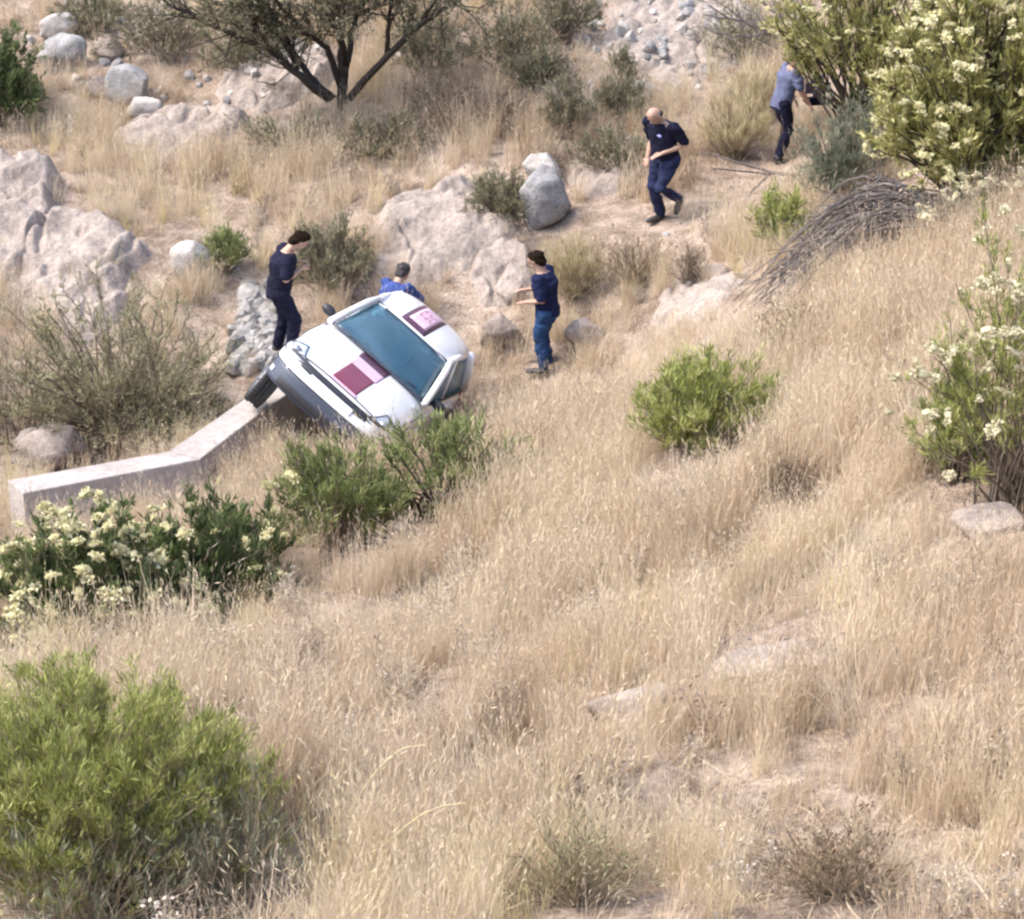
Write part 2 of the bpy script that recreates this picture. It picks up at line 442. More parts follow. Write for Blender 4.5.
outcrop(18, 145, 215, 345, .62, 'broad tan outcrop slab rising to the right behind the bare khaki shrub', 12, (.85, -.5), 2.2)
outcrop(372, 512, 186, 290, .55, 'wide pale tan outcrop sloping up behind the white car', 14, (.6, -.8), 2.4)
outcrop(468, 540, 235, 310, .35, 'low tan rock ledge between the car roof and the standing grey boulder', 15)
outcrop(558, 645, 150, 200, .40, 'tan rock shelf between the grey boulder and the bald man', 26)
outcrop(105, 250, 112, 165, .45, 'sloping tan rock face below the grey squared boulder, half hidden by grass', 27)
outcrop(215, 335, 40, 112, .50, 'low rubbly tan rock bank left of the dark tree trunk', 35, steps=4)
outcrop(590, 770, -10, 85, .38, 'large stony pink grey bank at the top, left of the dark bare twigs', 33, steps=4)
outcrop(650, 740, 268, 330, .28, 'pinkish rock ledge below the path left of the dead branches', 37, steps=3)

SMALL = []
rg = np.random.default_rng(5)
stone_protos = [rock_mesh('stone', M_ROCK_PALE if k % 3 else M_ROCK_GREY, 60 + k, (1.5, 1.2, 1.0), 2, 8, 0.15, 0.3) for k in range(6)]
clusters = [([(rg.uniform(590, 735), rg.uniform(8, 95), rg.uniform(5, 13)) for _ in range(70)], 'small loose stone on the bare stony bank left of the dark twigs', 'loose stones on the stony bank'),
            ([(rg.normal(415, 14), rg.normal(52, 6), rg.uniform(7, 12)) for _ in range(9)], 'small white stone in the cluster right of the dark tree', 'white stones beside the dark tree'),
            ([(rg.uniform(180, 330), rg.uniform(60, 115), rg.uniform(5, 11)) for _ in range(24)], 'small stone on the rubble bank left of the dark tree trunk', 'stones on the rubble bank'),
            ([(rg.uniform(470, 590), rg.uniform(10, 95), rg.uniform(4, 9)) for _ in range(20)], 'little stone among the olive scrub between tree and stony bank', 'little stones among the olive scrub'),
            ([(rg.uniform(20, 170), rg.uniform(5, 110), rg.uniform(5, 12)) for _ in range(24)], 'small stone scattered among the boulders at upper left', 'small stones among the upper left boulders')]
i = 0
for spots, lab, grp in clusters:
    for u, v, w in spots:
        p = at(u, v); s = w / pxm(p) / 2
        o = link('stone', stone_protos[i % 6]); i += 1
        o.location = (p[0], p[1], top(p[0], p[1]) + s * 0.2); o.scale = (s, s, s); o.rotation_euler = rg.uniform(0, 6.28, 3)
        tag(o, lab, 'stone', grp)

# ------------------------------------------------------------------ low concrete wall and stone facing
WT = 1.95
def on_plane(u, v, z):
    d = (FWD + (u - 512) / F * np.array([1.0, 0, 0]) - (v - 459.5) / F * UPV)
    return CAM + d * ((z - CAM[2]) / d[2])
M_CONC = mat_stone('weathered_concrete', (0.31, 0.275, 0.25), (0.40, 0.36, 0.335), 1.4, 0.25, 0.35)
wall = empty('concrete_wall', on_plane(185, 455, WT) - np.array([0, 0, 1.0]), 'low pale concrete wall bending towards the front wheel of the white car', 'wall')
wb = [on_plane(8, 480, WT), on_plane(169, 451, WT), on_plane(261, 388, WT), on_plane(300, 358, WT)]
wf = [on_plane(23, 493, WT), on_plane(200, 459, WT), on_plane(268, 407, WT), on_plane(322, 368, WT)]
def wall_piece(name, b0, b1, f1, f0, top=0.0):
    bm = bmesh.new()
    base = np.array(wall.location)
    ts = [bm.verts.new(np.asarray(p) - base + np.array([0, 0, top])) for p in (b0, b1, f1, f0)]
    bs = [bm.verts.new(np.asarray(p) - base + np.array([0, 0, -1.9])) for p in (b0, b1, f1, f0)]
    bm.faces.new(ts); bm.faces.new(bs[::-1])
    for k in range(4): bm.faces.new((ts[k], bs[k], bs[(k + 1) % 4], ts[(k + 1) % 4]))
    bmesh.ops.recalc_face_normals(bm, faces=bm.faces)
    bmesh.ops.bevel(bm, geom=[e for e in bm.edges if all(v.co.z > -0.5 for v in e.verts)], offset=0.022, segments=2, affect='EDGES', profile=0.6)
    me = bpy.data.meshes.new(name); bm.to_mesh(me); bm.free()
    return link(name, me, wall, [M_CONC])
wall_piece('wall_section', wb[0], wb[1], wf[1], wf[0])
wall_piece('wall_section', wb[1] + (wb[2] - wb[1]) * 0.004, wb[2], wf[2], wf[1] + (wf[2] - wf[1]) * 0.004, 0.004)
wall_piece('wall_section', wb[2] + (wb[3] - wb[2]) * 0.006, wb[3], wf[3], wf[2] + (wf[3] - wf[2]) * 0.006, -0.006)

facing = empty('stone_facing', at(255, 345), 'rough whitish stone facing stepping up behind the man by the car wheel', 'stone wall')
M_STONE_W = mat_stone('whitish_stone', (0.20, 0.19, 0.175), (0.43, 0.41, 0.385), 5, 0.9)
fp = [rock_mesh('facing_stone', M_STONE_W, 90 + k, (1.9, 1.4, 1.1), 2, 14, 0.25, 0.3) for k in range(6)]
for i in range(17):
    for j in range(8):
        u = 228 + j * 7 + rg.uniform(-3, 3) + (i - 6) * 0.6; v = 296 + i * 4.9 + rg.uniform(-2, 2)
        if u < 246 - i * 1.2 or u > 284: continue
        p = at(u, v); s = rg.uniform(7, 13) / pxm(p) / 2
        o = link('facing_stone', fp[(i * 5 + j) % 6], facing)
        s *= 1.45; o.location = p - np.array(facing.location) + np.array([0, 0, s * 0.12]); o.scale = s * rg.uniform(.65, 1.35, 3); o.rotation_euler = rg.uniform(0, 6.28, 3)

# ------------------------------------------------------------------ the car (local: x to its left, y to its rear, z up)
CAR_S = 1.096
CAR_R = Matrix(((0.7485347, 0.1727978, 0.6401849), (-0.3063928, 0.9463363, 0.1028153), (-0.5880640, -0.2731088, 0.7613096)))
CAR_T = Vector((-2.2584, 32.6639, 1.4147))
car = empty('car', CAR_T, 'white hatchback tipped on its side with maroon panels on hood and roof', 'car')
car.matrix_world = Matrix.Translation(CAR_T) @ CAR_R.to_4x4() @ Matrix.Scale(CAR_S, 4)
M_WHITE = mat_plain('white_car_paint', (0.80, 0.80, 0.80), 0.28, vary=0.02, coat=0.6)
M_MAROON = mat_plain('maroon_panel', (0.21, 0.035, 0.065), 0.4, vary=0.05)
M_MAROON_D = mat_plain('dark_maroon_border', (0.09, 0.035, 0.06), 0.4, vary=0.05)
M_PINK = mat_plain('pale_pink_panel', (0.72, 0.47, 0.57), 0.4, vary=0.04)
M_BLACK = mat_plain('black_trim', (0.018, 0.018, 0.022), 0.5, vary=0.1)
M_SLATE = mat_plain('slate_plastic', (0.045, 0.054, 0.08), 0.5, vary=0.12)
M_RUBBER = mat_plain('tyre_rubber', (0.022, 0.021, 0.022), 0.85, vary=0.25, scale=20, bump=0.3)
M_STEEL = mat_plain('wheel_steel', (0.35, 0.35, 0.37), 0.35, 0.8, vary=0.08)
M_LAMP = mat_plain('headlight_lens', (0.55, 0.58, 0.62), 0.08, vary=0.2, scale=9, coat=1.0)
M_RED = mat_plain('tail_lens', (0.35, 0.02, 0.02), 0.15, vary=0.1)
M_SEAT = mat_plain('seat_fabric', (0.10, 0.11, 0.13), 0.9, vary=0.2)
def glass_mat():
    m = bpy.data.materials.new('car_glass'); m.use_nodes = True
    nt = m.node_tree; nt.nodes.clear(); L = nt.links.new
    out = nt.nodes.new('ShaderNodeOutputMaterial'); mx = nt.nodes.new('ShaderNodeMixShader')
    t = nt.nodes.new('ShaderNodeBsdfTransparent'); t.inputs[0].default_value = (0.42, 0.62, 0.72, 1)
    p = nt.nodes.new('ShaderNodeBsdfPrincipled'); p.inputs['Base Color'].default_value = (0.055, 0.15, 0.235, 1); p.inputs['Roughness'].default_value = 0.06
    p.inputs['Specular IOR Level'].default_value = 0.8; p.inputs['Coat Weight'].default_value = 0.7
    mx.inputs[0].default_value = 0.4
    g = nt.nodes.new('ShaderNodeTexCoord'); nz = nt.nodes.new('ShaderNodeTexNoise'); nz.inputs['Scale'].default_value = 1.7; nz.inputs['Detail'].default_value = 4
    rp = nt.nodes.new('ShaderNodeValToRGB'); rp.color_ramp.elements[0].position = .42; rp.color_ramp.elements[1].position = .72   # pale highlights of reflected sky painted into the glass colour
    rp.color_ramp.elements[0].color = (0.07, 0.165, 0.225, 1); rp.color_ramp.elements[1].color = (0.19, 0.30, 0.37, 1)
    L(g.outputs['Object'], nz.inputs['Vector']); L(nz.outputs['Fac'], rp.inputs[0]); L(rp.outputs[0], p.inputs['Base Color'])
    L(t.outputs[0], mx.inputs[1]); L(p.outputs[0], mx.inputs[2]); L(mx.outputs[0], out.inputs[0])
    return m
M_GLASS = glass_mat()

def ci(y, tab):
    xs = np.array([t[0] for t in tab]); ys = np.array([t[1] for t in tab])
    d = np.gradient(ys, xs)
    y = np.clip(y, xs[0], xs[-1]); k = np.clip(np.searchsorted(xs, y) - 1, 0, len(xs) - 2)
    h = xs[k + 1] - xs[k]; t = (y - xs[k]) / h
    return (2*t**3-3*t**2+1)*ys[k] + (t**3-2*t**2+t)*h*d[k] + (-2*t**3+3*t**2)*ys[k+1] + (t**3-t**2)*h*d[k+1]
W_T = [(-1.98, .60), (-1.9, .70), (-1.75, .78), (-1.4, .83), (-.7, .845), (.4, .845), (1.2, .83), (1.6, .80), (1.9, .72), (1.98, .62)]
ZT_T = [(-1.98, .62), (-1.9, .665), (-1.75, .715), (-1.4, .80), (-.7, .93), (-.2, .95), (.6, .96), (1.3, .97), (1.7, .95), (1.9, .88), (1.98, .78)]
ZB_T = [(-1.98, .36), (-1.9, .27), (-1.6, .21), (-1.2, .20), (0, .20), (1.3, .21), (1.7, .26), (1.98, .38)]
def section(y, th, off=0.0):
    """body shell: th = 0 top centre, +-90 deg the flanks, 180 deg the underside"""
    w, zt, zb = ci(y, W_T), ci(y, ZT_T), ci(y, ZB_T)
    zm = zb + (zt - zb) * 0.55
    s, c = np.sin(th), np.cos(th)
    px = 2 / 3.6
    x = (w + off) * np.sign(s) * np.abs(s) ** px
    up = (zt - zm + off); dn = (zm - zb + off)
    z = zm + np.where(c >= 0, up * np.abs(c) ** px, -dn * np.abs(c) ** px)
    return x, z
def shell_grid(ys, ths, off=0.0):
    Yg, Tg = np.meshgrid(ys, ths, indexing='ij')
    x, z = section(Yg, Tg, off)
    return np.stack([x, Yg, z], -1)
def grid_faces(a, b, wrap=False):
    j = np.arange(b if wrap else b - 1)[None]; i = np.arange(a - 1)[:, None]
    k = (j + 1) % b
    return np.stack([i*b + j + 0*i, i*b + k, (i+1)*b + k, (i+1)*b + j], -1).reshape(-1, 4)
def solid_patch(name, P, mat, thick, parent=car):
    """open grid of points given real thickness"""
    a, b = P.shape[:2]
    me = mk(name, P.reshape(-1, 3), [grid_faces(a, b)], mat, smooth=True)
    o = link(name, me, parent)
    md = o.modifiers.new('thick', 'SOLIDIFY'); md.thickness = thick; md.offset = 0
    return o
def bake(o):
    dg = bpy.context.evaluated_depsgraph_get()
    me = bpy.data.meshes.new_from_object(o.evaluated_get(dg)); old = o.data
    o.modifiers.clear(); o.data = me; me.name = old.name
    bpy.data.meshes.remove(old)
    return o

# body with wheel arches cut out
ys = np.concatenate([np.linspace(-1.98, -1.6, 9), np.linspace(-1.5, 1.5, 31), np.linspace(1.6, 1.98, 9)])
ths = np.linspace(0, 2 * math.pi, 57)[:-1]; ths = np.where(ths > math.pi, ths - 2 * math.pi, ths)
P = shell_grid(ys, ths); a, b = P.shape[:2]
V = np.r_[P.reshape(-1, 3), [[0, -2.0, .5]], [[0, 2.0, .6]]]
Tc = [(a*b, k, (k+1) % b) for k in range(b)] + [(a*b+1, (a-1)*b + (k+1) % b, (a-1)*b + k) for k in range(b)]
bme = mk('body', V, [grid_faces(a, b, True), Tc], M_WHITE, smooth=True)
bm = bmesh.new(); bm.from_mesh(bme); bmesh.ops.recalc_face_normals(bm, faces=bm.faces); bm.to_mesh(bme); bm.free()
body = link('body', bme, car); bme.materials.append(M_BLACK)
WHEELS = [(-.76, -1.36, .04, 'fr'), (.74, -1.36, .28, 'fl'), (-.74, 1.22, .26, 'rr'), (.74, 1.22, .30, 'rl')]
cutters = []
for wx, wy, wz, _ in WHEELS:
    bm = bmesh.new()
    bmesh.ops.create_cone(bm, cap_ends=True, segments=28, radius1=.36, radius2=.36, depth=.5, matrix=Matrix.Translation((wx, wy, .30)) @ Matrix.Rotation(math.pi/2, 4, 'Y'))
    me = bpy.data.meshes.new('cut'); bm.to_mesh(me); bm.free(); me.materials.append(M_BLACK)
    c = bpy.data.objects.new('cut', me); COL.objects.link(c); c.matrix_world = car.matrix_world
    cutters.append(c)
    md = body.modifiers.new('arch', 'BOOLEAN'); md.operation = 'DIFFERENCE'; md.object = c; md.solver = 'EXACT'; md.material_mode = 'TRANSFER'
bpy.context.view_layer.update()
bake(body)
for c in cutters: bpy.data.objects.remove(c)
body.data.shade_smooth()

# hood with its leading edge, and its panels
hy = np.linspace(-1.90, -.72, 44); hx = np.linspace(-1.08, 1.08, 61)
solid_patch('hood', shell_grid(hy, hx, .012), M_WHITE, .016)
q = Buf()
HG = shell_grid(hy, hx, .022)
tube(q, HG[:, 0], .006, 5); tube(q, HG[:, -1], .006, 5); tube(q, HG[0], .007, 5)
link('panel_gap', q.mesh('panel_gap', M_BLACK, True), car)
def on_hood(x0, x1, y0, y1, name, mat, off, parent=car):
    Yg, Xg = np.meshgrid(np.linspace(y0, y1, 14), np.linspace(x0, x1, 14), indexing='ij')
    w = ci(Yg, W_T) + off
    th = np.arcsin(np.clip(np.abs(Xg) / w, 0, 1) ** (3.6 / 2)) * np.sign(Xg)
    x, z = section(Yg, th, off)
    return solid_patch(name, np.stack([x, Yg, z], -1), mat, .002, parent)
on_hood(-.16, .20, -1.84, -1.28, 'maroon_panel', M_MAROON, .0222)
on_hood(-.19, .23, -1.895, -1.842, 'pink_panel', M_PINK, .0222)
on_hood(-.19, .22, -1.278, -1.00, 'pink_panel', M_PINK, .0222)
on_hood(-.19, .22, -.998, -.74, 'dark_maroon_panel', M_MAROON_D, .0222)
# body side seams and sills: doors as raised skins
for sx in (-1, 1):
    for y0, y1 in ((-.66, .22), (.235, .95)):
        th = sx * np.linspace(math.radians(62), math.radians(122), 12)
        d = solid_patch('door', shell_grid(np.linspace(y0, y1, 12), th, .010), M_WHITE, .012)
        hb = Buf(); x, z = section(y1 - .12, sx * math.radians(72), .03)
        tube(hb, [(x, y1 - .20, z), (x + sx*.012, y1 - .15, z), (x, y1 - .08, z)], .013, 6)
        link('door_handle', hb.mesh('door_handle', M_WHITE, True), d)

# cabin: windscreen, roof, pillars, glass
A_, D_ = np.array([-.72, -.72, .945]), np.array([.72, -.72, .945])
B_, C_ = np.array([-.57, -.05, 1.375]), np.array([.57, -.05, 1.375])
def bil(A, D, B, C, n, m, bulge):
    s = np.linspace(0, 1, n)[:, None, None]; t = np.linspace(0, 1, m)[None, :, None]
    P = (1-s)*((1-t)*A + t*D) + s*((1-t)*B + t*C)
    return P + np.array(bulge) * (4*t*(1-t)) * np.ones_like(s)
def inset(A, D, B, C, f):
    c = (A+B+C+D)/4
    return [p + (c-p)*f for p in (A, D, B, C)]
ws = solid_patch('windshield', bil(*inset(A_, D_, B_, C_, .055), 12, 16, (0, -.09, .03)), M_GLASS, .008)
fr_b = Buf()
P = bil(A_, D_, B_, C_, 12, 16, (0, -.085, .025))
for path, r in ((P[0], .022), (P[-1], .018)): tube(fr_b, path, r, 6)
link('windshield_seal', fr_b.mesh('windshield_seal', M_SLATE, True), ws)
rb, rc = np.array([-.55, 1.15, 1.40]), np.array([.55, 1.15, 1.40])
ry = np.linspace(-.06, 1.32, 16); rx = np.linspace(-1, 1, 17)
Yg, Xg = np.meshgrid(ry, rx, indexing='ij')
hw = .585 - .03 * ((Yg - .1) / 1.2) ** 2 - .03 * np.clip((Yg - 1.0) / .32, 0, 1) ** 2
zr = 1.385 + .13 * np.sin(np.clip((Yg + .06) / 1.38, 0, 1) * math.pi * .80) - .055 * np.abs(Xg) ** 4 + .02 * (1 - Xg ** 2) - .05 * np.clip((Yg - 1.05) / .27, 0, 1) ** 2
roofP = np.stack([hw * Xg, Yg - .09 * (1 - Xg ** 2) * np.clip(1 - (Yg + .06) / .5, 0, 1), zr], -1)
roof = solid_patch('roof', roofP, M_WHITE, .03)
def on_roof(x0, x1, y0, y1, name, mat, off):
    r_i = (np.linspace(y0, y1, 7) + .06) / 1.38 * 15; c_i = (np.linspace(x0, x1, 7) + 1) / 2 * 16
    R_, C2 = np.meshgrid(r_i, c_i, indexing='ij')
    i0 = np.clip(R_.astype(int), 0, 14); j0 = np.clip(C2.astype(int), 0, 15); a_, b_ = (R_ - i0)[..., None], (C2 - j0)[..., None]
    P = (1-a_)*((1-b_)*roofP[i0, j0] + b_*roofP[i0, j0+1]) + a_*((1-b_)*roofP[i0+1, j0] + b_*roofP[i0+1, j0+1])
    return solid_patch(name, P + np.array([0, 0, .0155 + off]), mat, .002, roof)
on_roof(-.38, .26, -.035, .92, 'dark_maroon_panel', M_MAROON_D, .002)
on_roof(-.28, .16, .12, .92, 'pink_panel', M_PINK, .0045)
M_FAINT = mat_plain('faint_digits', (0.45, 0.22, 0.30), 0.5, vary=0.05)
for k, xx in enumerate((-.19, -.07, .05)):
    on_roof(xx - .035, xx + .035, .36, .42, 'faint_mark', M_FAINT, .007); on_roof(xx - .035, xx + .035, .60, .66, 'faint_mark', M_FAINT, .007)
    on_roof(xx + (.02 if k % 2 else -.035), xx + (.035 if k % 2 else -.02), .42, .60, 'faint_mark', M_FAINT, .0068)
for sx in (-1, 1):
    def pill(name, pts, r, mat=M_WHITE):
        q = Buf(); tube(q, [(sx*p[0], p[1], p[2]) for p in pts], r, 8); return link(name, q.mesh(name, mat, True), car)
    pill('windshield_pillar', [(.745, -.74, .93), (.70, -.52, 1.09), (.625, -.20, 1.31), (.575, .0, 1.40)], .042)
    pill('roof_rail', [(.575, -.03, 1.395), (.575, .4, 1.425), (.565, .9, 1.415), (.55, 1.25, 1.37)], .04)
    pill('door_pillar', [(.735, .23, .94), (.66, .23, 1.18), (.58, .25, 1.40)], .038)
    pill('rear_pillar', [(.72, 1.62, .94), (.66, 1.47, 1.15), (.56, 1.25, 1.37)], .085)
    def quad(name, pts):
        P = np.array([(sx*p[0], p[1], p[2]) for p in pts]); return solid_patch(name, bil(P[0], P[1], P[2], P[3], 5, 8, (sx*.02, 0, 0)), M_GLASS, .008)
    quad('side_window', [(.755, -.60, .95), (.755, .19, .95), (.60, -.02, 1.375), (.60, .19, 1.385)])
    quad('side_window', [(.755, .27, .95), (.745, 1.40, .95), (.60, .27, 1.385), (.58, 1.10, 1.375)])
    # dark waistline strip
    q = Buf(); tube(q, [(sx*.775, -.62, .945), (sx*.785, .2, .95), (sx*.78, 1.0, .955), (sx*.76, 1.45, .955)], .016, 6)
    link('window_strip', q.mesh('window_strip', M_BLACK, True), car)
    # mirror
    q = Buf(); V, T = ico(3); q.add(V * np.array([.10, .05, .062]) + np.array([sx*.875, -.52, .985]), None, T)
    mo = link('wing_mirror', q.mesh('wing_mirror', M_BLACK, True), car)
    q = Buf(); tube(q, [(sx*.76, -.50, .95), (sx*.84, -.52, .975)], .025, 6); link('mirror_arm', q.mesh('mirror_arm', M_BLACK, True), mo)
    # headlight on the front corner, tail light
    th = sx * np.linspace(math.radians(33), math.radians(80), 10)
    solid_patch('headlight', shell_grid(np.linspace(-1.97, -1.66, 10), th, .016), M_LAMP, .014)
    yy = np.linspace(-1.97, -1.66, 10); HL = shell_grid(yy, th, .024)
    q = Buf(); tube(q, np.concatenate([HL[:, 0], HL[-1, 1:], HL[::-1, -1][1:]]), .007, 5); link('headlight_seal', q.mesh('headlight_seal', M_SLATE, True), car)
    q = Buf(); V, T = ico(2); x_, z_ = section(np.array(-1.84), np.array(sx*math.radians(52)), .012); q.add(V*np.array([.07, .04, .06]) + np.array([float(x_), -1.84, float(z_)]), None, T)
    link('headlight_bulb', q.mesh('headlight_bulb', M_STEEL, True), car)
    solid_patch('tail_light', shell_grid(np.linspace(1.75, 1.95, 8), sx * np.linspace(math.radians(45), math.radians(80), 8), .014), M_RED, .012)
rw_ = solid_patch('rear_window', bil(np.array([-.62, 1.66, .97]), np.array([.62, 1.66, .97]), np.array([-.50, 1.31, 1.345]), np.array([.50, 1.31, 1.345]), 6, 10, (0, .06, .01)), M_GLASS, .008)

# front bumper: a strip wrapped around the nose
def nose(t, z, off=0.0):
    a = t * math.pi / 2
    x = (.80 + off) * np.sign(np.sin(a)) * np.abs(np.sin(a)) ** .62
    tuck = .06 * np.clip((.36 - z) / .2, 0, 1) ** 2 + .05 * np.clip((z - .5) / .12, 0, 1)
    y = -1.46 - (.58 + off - tuck) * np.abs(np.cos(a)) ** .55
    return np.stack([x, y, z * np.ones_like(x)], -1)
tt = np.linspace(-1, 1, 41)
def strip(name, z0, z1, mat, off, t0=-1, t1=1, parent=car, thick=.02):
    t = np.linspace(t0, t1, 33)
    return solid_patch(name, np.stack([nose(t, z, off) for z in np.linspace(z0, z1, 6)]), mat, thick, parent)
bump = strip('front_bumper', .475, .565, M_WHITE, .02)
strip('lower_bumper', .21, .47, M_SLATE, .0, parent=bump)
strip('lower_intake', .24, .33, M_BLACK, .012, -.42, .42, bump, .012)
strip('fog_lamp', .28, .35, M_LAMP, .014, -.74, -.62, bump, .012); strip('fog_lamp', .28, .35, M_LAMP, .014, .62, .74, bump, .012)
gr = strip('grille', .572, .66, M_BLACK, .0, -.60, .60)
for z in (.60, .632): strip('grille_bar', z - .005, z + .005, M_SLATE, .014, -.56, .56, gr, .008)
strip('number_plate', .52, .60, mat_plain('plate', (.72, .72, .74), .5, vary=.12, scale=14), .045, -.13, .13, bump, .006)

# wheels
def lathe(prof, n, axis_x=True):
    prof = np.array(prof); th = np.linspace(0, 2*math.pi, n, endpoint=False)
    V = np.stack([np.repeat(prof[:, 0][:, None], n, 1), prof[:, 1][:, None]*np.cos(th), prof[:, 1][:, None]*np.sin(th)], -1)
    return V.reshape(-1, 3), grid_faces(len(prof), n, True)
tyre_prof = [(-.09, .195), (-.10, .235), (-.095, .272), (-.075, .292), (-.03, .297), (-.028, .289), (-.012, .289), (-.01, .298), (.01, .298), (.012, .289), (.028, .289), (.03, .297), (.075, .292), (.095, .272), (.10, .235), (.09, .195), (-.09, .195)]
tb = Buf(); V, Q = lathe(tyre_prof, 40); tb.add(V, Q)
for k in range(40):                                        # tread blocks on the shoulders
    a_ = k * 2*math.pi/40
    for sx in (-1, 1):
        c = np.array([sx*.062, .298*math.cos(a_), .298*math.sin(a_)]); u_ = np.array([0, -math.sin(a_), math.cos(a_)])*.014; n_ = np.array([0, math.cos(a_), math.sin(a_)])*.006; x_ = np.array([.024, 0, 0])
        tb.add([c-u_-x_-n_, c+u_-x_-n_, c+u_+x_-n_, c-u_+x_-n_, c-u_-x_+n_, c+u_-x_+n_, c+u_+x_+n_, c-u_+x_+n_], [(4,5,6,7),(0,1,5,4),(1,2,6,5),(2,3,7,6),(3,0,4,7)])
tyre_me = tb.mesh('tyre', M_RUBBER)
rbf = Buf()
V, Q = lathe([(.085, .205), (.095, .20), (.06, .185), (.045, .15), (.05, .07), (.06, .05), (.055, .0)], 28); rbf.add(V, Q)
V, Q = lathe([(-.085, .20), (-.06, .19), (.04, .18)], 28); rbf.add(V, Q)
for k in range(7):
    a_ = k*2*math.pi/7; c, s_ = math.cos(a_), math.sin(a_)
    tube(rbf, [(.066, .05*c, .05*s_), (.062, .12*c, .12*s_), (.075, .188*c, .188*s_)], .018, 6)
rim_me = rbf.mesh('rim', M_STEEL, True)
for wx, wy, wz, nm in WHEELS:
    w = bpy.data.objects.new('wheel', None); COL.objects.link(w); w.parent = car; w.location = (wx, wy, wz)
    w.scale = (1.1,)*3; w.rotation_euler = (0, 0, (0 if wx > 0 else math.pi) + (math.radians(14) if nm[0] == 'f' else 0))
    link('tyre', tyre_me, w); link('rim', rim_me, w)
q = Buf()
tube(q, [(-.62, -1.36, .22), (0, -1.36, .24), (.62, -1.36, .28)], .03, 8); tube(q, [(-.62, 1.22, .26), (.62, 1.22, .28)], .04, 8)
tube(q, [(0.1, -1.3, .2), (.1, .2, .19), (.2, 1.7, .22)], .03, 8)
link('axles', q.mesh('axles', M_BLACK, True), car)
# wipers, cabin contents
for x0 in (-.45, .12):
    q = Buf(); tube(q, [(x0, -.80, .965), (x0+.2, -.72, 1.0), (x0+.42, -.70, 1.01)], .009, 5); link('wiper', q.mesh('wiper', M_BLACK), car)
def box_part(name, c, s, mat, parent=car, rot=None, bev=.03):
    bm = bmesh.new(); bmesh.ops.create_cube(bm, size=1, matrix=Matrix.Diagonal((*s, 1)))
    bmesh.ops.bevel(bm, geom=bm.edges[:], offset=bev, segments=2, affect='EDGES')
    me = bpy.data.meshes.new(name); bm.to_mesh(me); bm.free(); o = link(name, me, parent, [mat]); o.location = c
    if rot: o.rotation_euler = rot
    return o
box_part('dashboard', (0, -.42, .86), (1.3, .42, .18), M_SEAT, bev=.05)
for sx in (-1, 1):
    st = box_part('seat', (sx*.36, .30, .88), (.46, .16, .62), M_SEAT, rot=(math.radians(-14), 0, 0), bev=.06)
    box_part('headrest', (0, 0, .40), (.24, .10, .16), M_SEAT, st, bev=.04)
q = Buf(); th = np.linspace(0, 2*math.pi, 25)
tube(q, np.stack([.36 + .17*np.cos(th), -.16 + .06*np.sin(th), .98 + .16*np.sin(th)], 1), .014, 6)
link('steering_wheel', q.mesh('steering_wheel', M_BLACK, True), car)
q = Buf(); q.add([(-.20, -.60, .962), (.02, -.60, .962), (.02, -.46, .972), (-.20, -.46, .972)], [(0,1,2,3)])
link('highlight_sheet', q.mesh('highlight_sheet', M_WHITE), car)  # white sheet added on the dash to give a pale highlight behind the windscreen

# ------------------------------------------------------------------ people
M_SKIN = mat_plain('skin', (0.37, 0.225, 0.16), 0.55, vary=0.08)
M_NAVY = mat_plain('navy_cloth', (0.009, 0.009, 0.023), 0.9, spec=0.15, vary=0.3, scale=9, bump=0.5)
M_NAVY2 = mat_plain('navy_shirt_cloth', (0.010, 0.014, 0.045), 0.9, spec=0.15, vary=0.3, scale=9, bump=0.5)
M_JEANS = mat_plain('blue_denim', (0.022, 0.050, 0.12), 0.9, spec=0.15, vary=0.3, scale=9, bump=0.5)
M_DJEANS = mat_plain('dark_denim', (0.018, 0.022, 0.055), 0.9, spec=0.15, vary=0.35, scale=9, bump=0.5)
M_BLUE = mat_plain('royal_blue_cloth', (0.04, 0.065, 0.20), 0.9, spec=0.15, vary=0.25, scale=9, bump=0.5)
M_GREYBLUE = mat_plain('grey_blue_cloth', (0.10, 0.11, 0.18), 0.9, spec=0.15, vary=0.2, scale=9, bump=0.5)
M_HAIR = mat_plain('dark_hair', (0.014, 0.009, 0.006), 0.95, spec=0.05, vary=0.4, scale=30, bump=0.6)
M_GREYHAIR = mat_plain('grey_hair', (0.06, 0.053, 0.053), 0.95, spec=0.05, vary=0.4, scale=30, bump=0.6)
M_SHOE = mat_plain('dark_shoe', (0.03, 0.026, 0.025), 0.6, vary=0.2)
M_LOGO = mat_plain('pale_chest_mark', (0.22, 0.22, 0.45), 0.6, vary=0.1)

